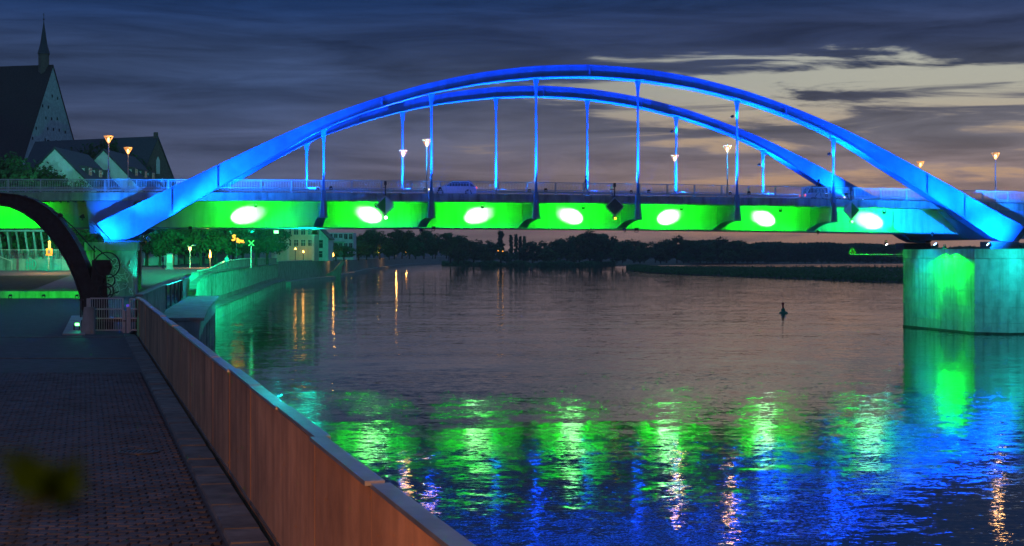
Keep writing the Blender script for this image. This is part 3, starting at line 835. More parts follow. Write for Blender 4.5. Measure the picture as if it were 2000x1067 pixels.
# right pier: coursed granite under a concrete cap, with a cutwater towards the camera
pr = empty('river_pier', B(49, -2, 0), BA, 'massive pale stone river pier lit green under the right arch foot', 'pier')
PS0, PS1, PTN, PTF = 39.6, 58.0, -9.6, 4.4      # s range, near and far t
def pier_outline(gr_, t_near=PTN):
    "plan outline, clockwise from the far left corner, grown by gr_"
    return [(PS0 - gr_, PTF + gr_), (PS0 - gr_ * 1.0, t_near), (PS0 + 2.2, t_near - 2.0 - gr_), (PS1 - 2.2, t_near - 2.0 - gr_), (PS1 + gr_, t_near), (PS1 + gr_, PTF + gr_)]
def toL(p): return p
def slab(name, out, z0, z1, material, parent, batter=0.0):
    m_ = MB(); n = len(out)
    c = Vector((49, -2, 0))
    lo = [Vector((x - 49 , y + 2, z0)) for x, y in out]
    hi = [Vector(((x - 49) * (1 - batter), (y + 2) * (1 - batter), z1)) for x, y in out]
    m_.add(lo + hi, [tuple(range(n - 1, -1, -1)), tuple(range(n, 2 * n))] + [(i, (i + 1) % n, n + (i + 1) % n, n + i) for i in range(n)])
    return m_.build(name, material, parent, local=True)
slab('core', pier_outline(-.12), -2.5, 6.6, M_concrete, pr)
slab('cap', pier_outline(.02), 6.62, 7.48, M_concrete, pr)
slab('waterline_band', pier_outline(.03), -1.0, .16, M_algae, pr)
# ashlar blocks on the visible faces
rb = random.Random(11)
outl = pier_outline(0.0)
blk_cache = {}
def block(parent, a, b, z0, z1, depth=.25):
    "a facing stone between plan points a and b"
    d = Vector((b[0] - a[0], b[1] - a[1], 0)); L_ = d.length
    key = (round(L_, 2), round(z1 - z0, 2))
    if key not in blk_cache:
        l_, h_ = key; g_ = .003
        m_ = MB(); m_.hexa([(g_, depth, g_), (l_ - g_, depth, g_), (l_ - g_, depth, h_ - g_), (g_, depth, h_ - g_)],
                           [(g_ + .005, 0, g_ + .005), (l_ - g_ - .005, 0, g_ + .005), (l_ - g_ - .005, 0, h_ - g_ - .005), (g_ + .005, 0, h_ - g_ - .005)])
        blk_cache[key] = m_.mesh('stone_block', M_stone)
    o = bpy.data.objects.new('stone_block', blk_cache[key]); COL.objects.link(o); o.parent = parent
    o.location = (a[0] - 49, a[1] + 2, z0); o.rotation_euler = (0, 0, math.atan2(d.y, d.x))
    n = Vector((d.y, -d.x, 0)).normalized()
    o.location += n * rb.uniform(.0, .007)
    return o
faces = [(0, 1), (1, 2), (2, 3)]
courses = [(-.45 + i * 1.41, -.45 + (i + 1) * 1.41) for i in range(5)]
for fi, (i, j) in enumerate(faces):
    a, b = Vector(outl[i]), Vector(outl[j]); L_ = (b - a).length
    for ci, (z0, z1) in enumerate(courses):
        n = max(2, int(round(L_ / 3.3)))
        w_ = L_ / n
        xs = [0] + ([w_ * (k + .5) for k in range(n)] if ci % 2 else [w_ * k for k in range(1, n)]) + [L_]
        for x0, x1 in zip(xs, xs[1:]):
            p0 = a + (b - a) * (x0 / L_); p1 = a + (b - a) * (x1 / L_)
            block(pr, (p0.x, p0.y), (p1.x, p1.y), z0, min(z1, 6.61))
m_ = MB(); m_.bbox((48.5 - 49, 10.5 + 2, -2), (57 - 49, 20.0 + 2, 7.46)); m_.build('rear_shaft', M_concrete, pr, local=True)
for ss, tt in ((47.2, -11.4), (48.5, -11.4)):
    m_ = MB(); m_.bar((ss - 49 - .1, tt + 2 - .28, 5.4), (ss - 49 + .1, tt + 2 - .28, 5.9), .09); m_.build('cramp_iron', M_darksteel, pr, local=True)

# left pier on the promenade
pl = empty('bank_pier', B(-34.4, -.5, 3.4), BA, 'graffiti covered concrete bank pier carrying the left arch foot', 'pier')
m_ = MB()
def rrect(x0, x1, y0_, y1_, r, n=5):
    out = []
    for cx, cy_, a0 in ((x1 - r, y1_ - r, 0), (x0 + r, y1_ - r, 90), (x0 + r, y0_ + r, 180), (x1 - r, y0_ + r, 270)):
        for k in range(n + 1):
            a = math.radians(a0 + 90 * k / n); out.append((cx + r * math.cos(a), cy_ + r * math.sin(a)))
    return out
rr_ = rrect(-2.05, 2.05, -1.9, 3.2, .35)
m_.strip([[(x, y, z) for x, y in rr_] for z in (-.4, 3.9)], True); m_.add([(x, y, 3.9) for x, y in rr_], [tuple(range(len(rr_)))])
m_.build('shaft', M_concrete, pl, smooth=True, local=True)
rr2 = rrect(-2.2, 2.2, -2.05, 3.35, .4)
m_ = MB(); m_.strip([[(x, y, z) for x, y in rr2] for z in (3.92, 4.6)], True); m_.add([(x, y, 4.6) for x, y in rr2], [tuple(range(len(rr2)))]); m_.add([(x, y, 3.92) for x, y in rr2], [tuple(range(len(rr2) - 1, -1, -1))])
m_.build('cap', M_concrete, pl, smooth=True, local=True)
rg = random.Random(4); gm = MB()
for k in range(34):                                        # scribbled strokes
    x, z = rg.uniform(-.2, 1.75), rg.uniform(.4, 3.0)
    pts = []
    a = rg.uniform(0, 6.28)
    for i in range(7):
        pts.append((x, -1.925, z)); a += rg.uniform(-1.1, 1.1); x += math.cos(a) * .14; z += math.sin(a) * .16
    pts = [(max(-1.6, min(1.72, p[0])), p[1], max(.2, min(3.6, p[2]))) for p in pts]
    gm.tube(pts, .028, 4)
gm.build('graffiti', M_plaster, pl, local=True)
m_ = MB(); m_.tube([(-2.25, -1.6, 4.6), (-2.3, -1.7, 3.6), (-2.28, -1.7, 0)], .06, 6); m_.build('drain_pipe', M_darksteel, pl, local=True)
m_ = MB(); m_.bbox((-2.0, 15.2, -.4), (2.0, 20.0, 4.5)); m_.build('rear_shaft', M_concrete, pl, local=True)

# ------------------------------------------------------------------ floodlights of the bridge
GREEN, BLUE, TEAL = (.002, 1, .008), (.0, .115, 1), (.0, .55, .5)
wt = (.74, 1, .78)
def web_light(s_f, s_t, t_f, z_f, z_t, label):
    floodlight(label, B(s_f, t_f, z_f + camb(s_f)), B(s_t, WEB0, z_t + camb(s_t)), wt, 13000, 18.0, .8, .30, E_green, 'spot floodlights under the brackets', .03, stand=.25)
web_light(HANG[1] - .55, -11.9, 2.3, 9.15, 10.55, 'green floodlight under the second bracket, aimed left')
web_light(HANG[1] + .55, -2.2, 2.3, 9.35, 10.55, 'green floodlight under the second bracket, aimed right')
web_light(HANG[3] - .55, 6.9, 2.3, 9.35, 10.55, 'green floodlight under the fourth bracket, aimed left')
web_light(HANG[3] + .55, 16.1, 2.3, 9.35, 10.55, 'green floodlight under the fourth bracket, aimed right')
web_light(HANG[5] - .55, 25.9, 2.3, 9.35, 10.55, 'green floodlight under the sixth bracket, aimed left')
web_light(-28.0, -23.2, 2.3, 9.35, 10.5, 'green floodlight under the deck right of the left arch foot')
web_light(41.6, 36.8, 2.3, 9.35, 10.5, 'green floodlight under the deck left of the river pier')
for k, (s_f, s_t) in enumerate(((-42.0, -45.0), (-51.0, -55), (56.0, 60))):
    floodlight(('green floodlight under the side span near the left arch foot', 'green floodlight under the side span behind the crane jib', 'green floodlight under the side span beyond the river pier')[k],
               B(s_f, 1.6, 10.9), B(s_t + 1.5, WEB0, 10.5), GREEN, 2000, 150, .9, .3, E_green, 'green floodlights under the deck', .1, stand=.25)
for k, s_c in enumerate((-22.4, -11.9, -2.4, 6.9, 16.2, 25.8, 36.2)):
    floodlight('green floodlight under the slab in the %s bay from the left' % ('first', 'second', 'third', 'fourth', 'fifth', 'sixth', 'seventh')[k],
               B(s_c, 1.35, 11.22 + camb(s_c)), B(s_c, WEB0, 10.35), GREEN, 3300, 150, .9, .24, E_green, 'green floodlights under the deck', .1, stand=-.25)

def blue(label, s, t, z, aim, power, cone=30, blend=.8, size=.42, spots=None, lens=E_blue):
    return floodlight(label, B(s, t, z), B(*aim), (.0, .17, 1), power, cone, blend, size, lens, 'blue floodlights on the arches', .12, stand=.3, spots=spots)
# left foot
blue('blue floodlight on a stand left of the left arch foot', -36.7, -3.1, 10.1, (-25, -.7, 14.0), 52000, 52, 1.0)
blue('blue floodlight at the left corner of the bank pier cap', -35.6, -3.0, 8.4, (-33.4, -.7, 9.6), 7000, 120, 1.0)
blue('left one of two blue floodlights at the bank pier', -31.9, -2.9, 8.4, (-18, -.6, 17.2), 144000, 36, 1.0)
blue('right one of two blue floodlights at the bank pier', -31.4, -2.0, 8.4, (-24, 0, 13.7), 41600, 44, 1.0)
# right foot
blue('blue floodlight left on the river pier below the deck', 40.2, -1.2, 7.85, (33, -.2, 16.0), 36000, 26, 1.0)
blue('blue floodlight in the middle of the river pier', 44.6, -3.0, 7.85, (36, -.6, 15.0), 70000, 46, 1.0)
blue('blue floodlight right on the river pier', 47.0, -4.4, 7.85, (45.5, -.7, 10.6), 22000, 110, 1.0)
blue('blue floodlight on a stand right of the right arch foot', 49.6, -3.1, 10.2, (34, -.7, 16.2), 96000, 44, 1.0)
# far arch
blue('blue floodlight at the far foot of the rear arch, left', -27.5, 15.4, 12.95, (-17, 17.3, 17.6), 30000, 60, 1.0)
blue('blue floodlight at the far foot of the rear arch, right', 40.5, 15.2, 12.7, (33.5, 17.3, 15.6), 26000, 84, 1.0)
# uplights on the hangers' shoes
ordn = ('first', 'second', 'third', 'fourth', 'fifth', 'sixth')
for i, s in enumerate(HANG):
    for t, side in ((-1.9, 'near'), (16.0, 'far')):
        zt = smooth_tab(UNDT, s - MID)
        ta = 0.0 if side == 'near' else 18.0
        floodlight('small blue uplight at the foot of the %s %s hanger' % (ordn[i], side), B(s + .45, t, 12.75 + camb(s)), B(s + .5, ta - .15, zt), BLUE,
                   1750 * (zt - 12) ** 1.35, 98, 1.0, .2, E_blue, 'blue uplights on the hangers', .06, name='uplight', stand=.2)
        floodlight('small cyan uplight under the arch beside the %s %s hanger' % (ordn[i], side), B(s - .5, ta + .42 - (1.0 if side == 'far' else 0), 12.8 + camb(s)), B(s - .6, ta, zt), (0, .42, 1),
                   560 * (zt - 12) ** 1.35, 88, 1.0, .18, E_blue, 'cyan uplights under the arches', .06, name='uplight', stand=.2)
# lamps hung under the arches' right halves
for i, t in ((4, 0), (5, 0), (4, 18), (5, 18)):
    s = HANG[i]; zt = smooth_tab(UNDT, s - MID)
    floodlight('round blue lamp near the top of the %s %s hanger' % (ordn[i], 'near' if t == 0 else 'far'), B(s - .55, t - .3, zt - 1.55), B(s + 3.5, t - .2, zt - .9), BLUE, 2500, 120, 1.0, .3, E_blue, 'blue lamps under the arches', .1, name='arch_lamp', stand=.1)
# pier floodlights
floodlight('green floodlight over the side face of the river pier', B(PS0 - .6, -5.2, 7.62), B(PS0 - .1, -5.2, 2.0), GREEN, 5500, 84, .9, .3, E_green, 'pier floodlights', .04, stand=-.25,
           spots=[(GREEN, 10000, 64, .5, B(PS0 - .02, -9.2, 3.6)), (GREEN, 10000, 64, .5, B(PS0 - .02, -1.2, 3.6))])
floodlight('added teal floodlight off the nose of the river pier', B(41.2, -15.6, 8.6), B(42.5, -11.4, 2.5), TEAL, 5200, 150, 1.0, .3, E_white, 'pier floodlights', .3, stand=-.4)  # added in mid-air for the teal spill on the nose
floodlight('added teal floodlight at the far corner of the river pier', B(PS0 - 3.4, 1.0, 8.0), B(PS0, -3, 2.5), TEAL, 2300, 140, 1.0, .3, E_white, 'pier floodlights', .3, stand=-.3)  # extra lamp hung clear of the pier, added to tint its side teal
floodlight('green floodlight at the foot of the bank pier, left', B(-37.6, -2.6, 3.75), B(-36.0, -2.2, 7.5), GREEN, 900, 70, .7, .25, E_green, 'pier floodlights', .06, stand=.2)
floodlight('cyan floodlight at the foot of the bank pier, right', B(-31.6, -3.1, 3.75), B(-32.3, -2.2, 7.8), (.0, .8, .55), 1100, 60, .6, .25, E_white, 'pier floodlights', .05, stand=.2)
floodlight('added teal floodlight at the rear arch foot brightening the houses', B(-36.5, 20.5, 9.4), (-68, 240, 25), (.12, .50, .58), 46000, 42, 1.0, .4, E_white, 'pier floodlights', .2, stand=.3)  # unseen lamp, added to brighten the house and church gables
floodlight('added green floodlight under the rear edge brightening the park trees', B(-22, 17.6, 9.2), (-52, 240, 9), (.0, .8, .30), 42000, 80, 1.0, .4, E_green, 'green floodlights under the deck', .2, stand=-.3)  # unseen lamp, put in to lift the dark park trees
floodlight('added green floodlight under the girder aimed at the quay wall', B(-17.0, 5.0, 9.0), (-36.5, 190, 2.0), (.0, .9, .36), 190000, 74, 1.0, .4, E_green, 'green floodlights under the deck', .15, stand=.2, spots=[((.0, .9, .36), 420000, 26, 1.0, (-47, 300, 3.0))])  # no fixture in view; added to throw green on the quay
floodlight('added green floodlight under the girder aimed at the landing', B(-20.5, 3.5, 9.0), (-22.5, 106, 2.6), (.0, .62, .55), 20000, 56, 1.0, .4, E_green, 'green floodlights under the deck', .15, stand=.2)  # another added lamp, brightens the landing

# ------------------------------------------------------------------ trees
def tree_meshes(seed, h, r, n_leaf, leaf, material, trunk_h=.28, slim=False):
    "unit design at real size: returns trunk mesh and crown mesh, origin at the foot"
    rn = random.Random(seed)
    tr = MB()
    lean = rn.uniform(-.03, .03) * h
    tr.tube([(0, 0, -.3), (lean * .3, 0, h * trunk_h), (lean, 0, h * .62), (lean * 1.3, 0, h * .9)], [h * .022 + .06, h * .017 + .05, h * .010, .03], 7)
    cl = []
    n_limb = 4 if slim else 9
    for i in range(n_limb):
        a = i * 2.4 + rn.uniform(-.4, .4); z0 = h * rn.uniform(trunk_h * .8, .6)
        rr = r * rn.uniform(.5, .95) * (.5 if slim else 1); z1 = min(h * .92, z0 + h * rn.uniform(.12, .34))
        e = (math.cos(a) * rr, math.sin(a) * rr, z1)
        tr.tube([(0, 0, z0), (e[0] * .5, e[1] * .5, (z0 + z1) / 2 + .03 * h), e], [h * .010 + .02, h * .006 + .015, .015], 5, cap=False)
    n_cl = 34
    for i in range(n_cl):
        while True:
            x, y, z = rn.uniform(-1, 1), rn.uniform(-1, 1), rn.uniform(-1, 1)
            d = x * x + y * y + z * z
            if .12 < d < 1: break
        zc = (trunk_h + 1) / 2 * h; zr = (1 - trunk_h) / 2 * h
        taper = 1 - .35 * max(0, z)
        if slim: z = -1 + 2 * i / n_cl; taper = .42 - .30 * max(0, z)
        cl.append((Vector((x * r * .82 * taper, y * r * .82 * taper, zc + z * zr * .86)), rn.uniform(.20, .36) * r * (1.0 if not slim else 1.3)))
    cr = MB()
    for i in range(n_leaf):
        c, cr_ = cl[rn.randrange(len(cl))]
        v = Vector((rn.gauss(0, 1), rn.gauss(0, 1), rn.gauss(0, .8)))
        v = v.normalized() * cr_ * rn.uniform(.35, 1.08) ** .7
        p = c + v
        if p.z < h * trunk_h * .7: continue
        nrm_ = (v.normalized() + Vector((rn.uniform(-.7, .7), rn.uniform(-.7, .7), rn.uniform(-.2, .9)))).normalized()
        a = nrm_.orthogonal().normalized(); b = nrm_.cross(a)
        t = rn.uniform(0, 6.28); u = a * math.cos(t) + b * math.sin(t); w_ = nrm_.cross(u)
        s_ = leaf * rn.uniform(.6, 1.25)
        cr.add([p - u * s_, p + w_ * s_ * .55, p + u * s_, p - w_ * s_ * .55], [(0, 1, 2, 3)])
    return tr.mesh('trunk', M_bark, smooth=True), cr.mesh('crown', material, fix=False)
NEAR_T = [tree_meshes(21 + i, 12, 5.0, 5200, .26, M_leaf[i % 4]) for i in range(3)]
MID_T = [tree_meshes(41 + i, 12, 5.2, 2600, .42, M_leaf[(i + 1) % 4], .2) for i in range(4)]
FAR_T = [tree_meshes(61 + i, 16, 7.0, 1500, .85, M_leaf[(i + 3) % 4], .12) for i in range(4)]
POPLAR = [tree_meshes(81 + i, 20, 2.6, 1000, .75, M_leaf[3], .08, True) for i in range(2)]
rt = random.Random(77)
ORD = 'first second third fourth fifth sixth seventh eighth ninth tenth eleventh twelfth thirteenth fourteenth fifteenth sixteenth seventeenth eighteenth nineteenth twentieth twenty-first twenty-second twenty-third twenty-fourth twenty-fifth twenty-sixth'.split()
def tree(meshes, base_h, x, Y, top_y, label, group, gz=None, name='tree', widen=1.0):
    top = P(x, top_y, Y); z0 = ground_z(Y) if gz is None else gz
    hgt = top.z - z0
    e = empty(name, (top.x, Y, z0), rt.uniform(0, 6.28), label, 'tree', group)
    k = hgt / base_h
    e.scale = (k * widen, k * widen, k)
    for nm, me in zip(('trunk', 'crown'), meshes):
        o = bpy.data.objects.new(nm, me); COL.objects.link(o); o.parent = e
    return e
tree(NEAR_T[0], 12, 18, 192, 299, 'leafy tree at the left edge above the railing', 'trees before the church', widen=1.1)
tree(NEAR_T[1], 12, 68, 197, 318, 'leafy tree below the church gable', 'trees before the church', widen=1.0)
tree(NEAR_T[2], 12, 112, 201, 326, 'low leafy tree before the white house gable', 'trees before the church', widen=.95)
tree(NEAR_T[2], 12, 172, 262, 274, 'tall tree rising between the house roofs, left of the street lamp', 'trees behind the house roofs', widen=.9)
tree(NEAR_T[0], 12, 215, 264, 268, 'tall tree rising between the house roofs, behind the street lamp', 'trees behind the house roofs', widen=.8)
for i, (x, Y) in enumerate(((8, 208), (46, 214), (84, 209), (118, 216), (152, 210), (186, 217), (20, 232), (70, 236), (130, 234), (190, 238))):
    tree(MID_T[i % 4], 12, x, Y, 412 + (i * 7) % 18, 'dark tree under the side span behind the slanted posts', 'trees under the side span', widen=1.35)
for i, (x, Y) in enumerate(((286, 236), (312, 228), (338, 246), (362, 262), (392, 236), (420, 270), (446, 252), (474, 290), (500, 270), (522, 310), (300, 300), (350, 320), (405, 330), (455, 340), (505, 350))):
    tree(MID_T[(i + 1) % 4], 12, x, Y, 418 + (i * 11) % 22, 'dark park tree under the left part of the deck', 'park trees under the bridge', widen=1.25)
for i, (x, Y, ty) in enumerate(((560, 430, 487), (585, 432, 490), (606, 436, 488), (548, 425, 484), (640, 470, 474), (656, 476, 476), (672, 480, 479), (700, 560, 470))):
    tree(MID_T[i % 4], 12, x, Y, ty, 'low bush between quay and houses', 'bushes before the houses', name='bush', widen=1.9)
for i, (x, Y, ty) in enumerate(((716, 640, 452), (742, 690, 447), (770, 720, 446), (800, 760, 448), (828, 800, 446), (850, 830, 452), (872, 860, 449), (895, 900, 458), (730, 760, 444), (785, 840, 440), (700, 600, 456), (760, 640, 466), (812, 700, 462), (845, 760, 470))):
    tree(FAR_T[i % 4], 16, x, Y, ty, 'tall tree on the left bank along the curving quay', 'trees along the quay', widen=1.0)
far_top = [(880, 452), (905, 458), (925, 466), (945, 470), (962, 466), (1040, 470), (1062, 471), (1085, 464), (1108, 458), (1132, 455), (1152, 449), (1174, 448), (1196, 455), (1216, 468),
           (1238, 466), (1258, 468), (1280, 471), (1302, 464), (1322, 459), (1345, 462), (1368, 466), (1392, 468), (1412, 464), (1436, 466), (1460, 469), (1482, 474)]
for i, (x, ty) in enumerate(far_top):
    tree(FAR_T[(i * 3 + 1) % 4], 16, x, 925 + (i * 37) % 60, ty + rt.uniform(-2, 2), 'dark broad tree in the wood on the far bank', 'trees of the far bank', 2.0, widen=1.0 + .2 * ((i * 7) % 3))
for i, x in enumerate((895, 950, 990, 1022, 1070, 1120, 1165, 1205, 1250, 1290, 1335, 1380, 1425, 1470)):
    tree(FAR_T[(i * 5 + 2) % 4], 16, x, 912 + (i * 13) % 20, 484 + (i * 7) % 9, 'lower dark tree at the foot of the far wood', 'low trees of the far bank', 1.8, widen=1.8)
for i, (x, ty) in enumerate(((978, 448), (998, 456), (1008, 455), (1016, 459), (1024, 459))):
    tree(POPLAR[i % 2], 20, x, 915 + i * 6, ty, 'slender poplar standing out of the far tree line', 'poplars of the far bank', 2.0, name='poplar_tree', widen=1.4 if i == 0 else 1.0)

def scatter(name, label, cat, pts_fn, n, size, material, seed):
    rn = random.Random(seed); m_ = MB()
    for _ in range(n):
        p, s_ = pts_fn(rn)
        nr = Vector((rn.uniform(-1, 1), rn.uniform(-1.4, .2), rn.uniform(.1, 1.2))).normalized()
        a = nr.orthogonal().normalized(); b = nr.cross(a); t = rn.uniform(0, 6.28)
        u = a * math.cos(t) + b * math.sin(t); w_ = nr.cross(u); q = size * s_
        m_.add([p - u * q, p + w_ * q * .6, p + u * q, p - w_ * q * .6], [(0, 1, 2, 3)])
    return tag(m_.build(name, material, fix=False), label, cat, kind='stuff')
def far_pt(rn):
    x = rn.uniform(120, 380); y = 1050 + rn.uniform(0, 50) + .1 * x
    hmax = 11.0 + 4.5 * mnoise.noise((x * .035, 3.1, 0)) + 1.3 * mnoise.noise((x * .17, 1.1, 0)) + max(0, 2.5 - abs(x - 150) * .02)
    return Vector((x, y, 1.5 + hmax * rn.random() ** .6)), rn.uniform(.6, 1.3)
scatter('far_wood', 'low dark wood along the far bank behind the river pier', 'woodland', far_pt, 42000, 1.15, M_leaf[3], 5)
def spit_pt(rn):
    k = rn.randrange(len(spit_edge) - 1); f = rn.random()
    a = Vector(spit_edge[k]).lerp(Vector(spit_edge[k + 1]), f); b = Vector(spit_back[k]).lerp(Vector(spit_back[k + 1]), f)
    q = rn.random() ** 1.8 * .9 + .004
    p = a.lerp(b, q)
    hz = .55 + .9 * max(0, mnoise.noise((p.x * .09, p.y * .05, 2.0))) + .5 * mnoise.noise((p.x * .4, p.y * .2, 5.0))
    return Vector((p.x, p.y, .25 + min(1, q * 8) * .55 + max(.1, hz) * rn.random())), rn.uniform(.5, 1.3)
scatter('spit_weeds', 'dark reeds and weeds covering the river spit', 'reeds', spit_pt, 26000, .48, M_leaf[0], 6)
def bank_pt(rn):
    x = rn.uniform(-44, 62)
    y = lerp_tab([(-52, 1276), (-45, 1000), (-30, 940), (-10, 905), (15, 900), (43, 905), (62, 950)], x) + rn.random() ** 2 * 25
    return Vector((x, y + 1, .2 + rn.random() ** 1.5 * (2.4 + 1.8 * mnoise.noise((x * .12, 0, 0))))), rn.uniform(.5, 1.2)
scatter('bank_scrub', 'dark scrub at the water edge of the far bank', 'scrub', bank_pt, 9000, .8, M_leaf[3], 7)

# name look-alike trees by their order in view, from the left
for grp in ('trees under the side span', 'park trees under the bridge', 'bushes before the houses', 'trees along the quay', 'trees of the far bank', 'low trees of the far bank', 'poplars of the far bank'):
    mem = [o for o in COL.objects if o.get('group') == grp]
    mem.sort(key=lambda o: o.location.x / o.location.y)
    for i, o in enumerate(mem): o['label'] = o['label'] + ', %s from the left' % ORD[i]
# ------------------------------------------------------------------ buildings
def gabled(name, label, loc, rz, L_, W_, wall_h, roof_h, wall_m, roof_m, group=None, over=.35, cat='house'):
    "local x along the ridge; +x end is the gable that is seen"
    e = empty(name, loc, rz, label, cat, group)
    m_ = MB(); hw = W_ / 2
    sec = [(-hw, 0), (hw, 0), (hw, wall_h), (0, wall_h + roof_h), (-hw, wall_h)]
    m_.prism([(-L_ / 2, y, z) for y, z in sec], (L_, 0, 0)); m_.build('wall', wall_m, e, local=True)
    m_ = MB(); k = over; sl_ = roof_h / hw
    for sg in (-1, 1):
        pr_ = [(0, wall_h + roof_h + .03), (sg * (hw + k), wall_h - sl_ * k + .03), (sg * (hw + k), wall_h - sl_ * k + .28), (0, wall_h + roof_h + .34)]
        m_.prism([(-L_ / 2 - k * .4, y, z) for y, z in pr_], (L_ + k * .8, 0, 0))
    m_.build('roof', roof_m, e, local=True)
    return e
def window(parent, c, w_, h_, axis='x', lit=None, name='window', depth=.12):
    "c: centre on the wall in the parent's local axes; axis: the wall's outward normal ('x', '-y', 'y')"
    rot = {'x': 0, '-y': -math.pi / 2, 'y': math.pi / 2}[axis]
    R = Matrix.Rotation(rot, 3, 'Z')
    o = bpy.data.objects.new(name, None); COL.objects.link(o); o.parent = parent; o.location = c
    o.rotation_euler = (0, 0, rot)
    f = MB(); t = .09
    for a, b in (((0, -w_ / 2, 0), (t, h_)), ((0, w_ / 2, 0), (t, h_)), ((0, 0, 0), (t * .7, h_))): f.box(a, (depth, b[0], b[1]))
    for zz in (-h_ / 2, h_ / 2, h_ * .14): f.box((.002, 0, zz), (depth, w_ + t, t * .9))
    f.build('frame', M_frame, o, local=True)
    g_ = MB(); g_.box((0.01, 0, 0), (.04, w_, h_)); g_.build('pane', lit or M_glass, o, local=True)
    return o
# church
ap = P(103, 130, 300)
a15 = math.radians(15)
rdir = Vector((-math.cos(a15), math.sin(a15), 0))
CL = 58.0; gz0 = 5.3
ch = gabled('church', (ap + rdir * CL / 2).to_tuple()[:2] + (gz0,), 0, 1, 1, 1, 1, M_gable, M_roof) if False else None
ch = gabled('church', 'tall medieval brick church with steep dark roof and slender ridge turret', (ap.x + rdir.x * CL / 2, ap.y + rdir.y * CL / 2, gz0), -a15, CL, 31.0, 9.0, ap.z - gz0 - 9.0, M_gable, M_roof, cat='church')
hm = MB(); rh = random.Random(8)
Hh = ap.z - gz0 - 9.0
z = 10.5
while z < Hh + 7.5:
    half = 15.5 * (1 - (z - 9) / Hh) - .9
    y = -half
    while y < half:
        if rh.random() < .8: hm.box((CL / 2 + .02, y + rh.uniform(-.2, .2), z + rh.uniform(-.15, .15)), (.08, .34, .55))
        y += 2.0
    z += 2.1
hm.build('putlog_holes', M_hole, ch, local=True)['kind'] = 'stuff'
for y, z, hh in ((-1.6, 22.0, 2.4), (2.0, 21.4, 2.8), (-3.6, 15.2, 2.2), (3.9, 15.0, 2.2)):
    m_ = MB(); m_.box((CL / 2 + .03, y, z), (.1, .75, hh)); m_.build('slit_window', M_hole, ch, local=True)
tm = MB(); tx = CL / 2 - 1.9; tz = 9 + Hh
tm.lathe([(1.02, tz - 3.0), (1.02, tz + 2.3), (1.2, tz + 2.4)], (tx, 0, 0), 8)
tur = tm.build('ridge_turret', M_brick, ch, local=True)
tm = MB(); tm.lathe([(1.2, tz + 2.4), (.70, tz + 4.2), (.10, tz + 8.2), (.06, tz + 8.6)], (tx, 0, 0), 8); tm.build('spire', M_slate, tur, local=True)
tm = MB(); tm.tube([(tx, 0, tz + 8.5), (tx, 0, tz + 10.2)], .05, 5); tm.lathe([(.02, tz + 8.8), (.2, tz + 9.0), (.02, tz + 9.2)], (tx, 0, 0), 8); tm.box((tx, 0, tz + 9.8), (.08, .6, .08)); tm.build('finial', M_darksteel, tur, local=True)
# two white gabled houses in a row, ridges running away from the camera
def row_house(label, x_ap, y_ap, Y, L_, W_, roof_h):
    t_ = P(x_ap, y_ap, Y); wall = t_.z - gz0 - roof_h
    e = gabled('row_house', label, (t_.x, Y + L_ / 2, gz0), -math.pi / 2, L_, W_, wall, roof_h, M_plaster, M_slate, 'white row houses behind the bridge')
    # dormers on the slope that faces the river (local +y is world +x after the turn)
    hw = W_ / 2
    for i, xx in enumerate((L_ * .22, -L_ * .1, -L_ * .36)):
        zz = wall + roof_h * .56; yy = hw * .44
        d = MB(); d.hexa([(xx - 1.1, yy - 1.6, zz - .9), (xx + 1.1, yy - 1.6, zz - .9), (xx + 1.1, yy + .55, zz - .9), (xx - 1.1, yy + .55, zz - .9)],
                         [(xx - 1.1, yy - 1.6, zz + 1.15), (xx + 1.1, yy - 1.6, zz + 1.15), (xx + 1.1, yy + .55, zz + .9), (xx - 1.1, yy + .55, zz + .9)])
        dm = d.build('dormer', M_slate, e, local=True)
        wd = window(dm, (xx, yy + .57, zz + .05), 1.3, 1.25, 'y', name='dormer_window')
        d = MB(); d.box((xx + 1.13, yy - .35, zz + .05), (.05, .9, 1.2)); d.build('dormer_side', M_frame, dm, local=True)
    for xx in (L_ * .36, L_ * .05, -L_ * .26):
        window(e, (xx, hw + .03, wall - 1.6), 1.1, 1.5, 'y')
    for yy, zz in ((-2.2, wall - 1.4), (1.6, wall - 1.4), (-.3, wall + 2.2)):
        window(e, (L_ / 2 + .03, yy, zz), 1.0, 1.4, 'x')
    return e
hA = row_house('white gabled row house nearest the church with a dark dormered roof', 107, 292, 215, 17, 13.5, 6.8)
hB = row_house('white gabled row house standing behind the street lamps', 202, 295, 240, 20, 14.0, 7.2)
apC = P(308, 270, 270); aC = math.radians(28)
hC = gabled('gothic_hall', 'brick gothic hall with a tall lancet gable left of the arch', (apC.x - math.cos(aC) * 14, apC.y + math.sin(aC) * 14, gz0), -aC, 28, 15.5, apC.z - gz0 - 13, 13, M_brick, M_slate, cat='hall')
wC = apC.z - gz0 - 13
for y, z, hh in ((-3.2, wC + 2.4, 3.0), (-1.1, wC + 3.6, 4.6), (1.1, wC + 3.6, 4.6), (3.2, wC + 2.4, 3.0), (0, wC + 8.2, 2.6)):
    m_ = MB(); m_.prism([(14.02, y - .42, z - hh / 2), (14.02, y + .42, z - hh / 2), (14.02, y + .42, z + hh / 2 - .3), (14.02, y, z + hh / 2 + .35), (14.02, y - .42, z + hh / 2 - .3)], (.12, 0, 0))
    m_.build('lancet_niche', M_plaster, hC, local=True)
m_ = MB(); m_.box((13.6, 0, wC + 13.4), (.6, .5, 1.2)); m_.build('pinnacle', M_brick, hC, local=True)

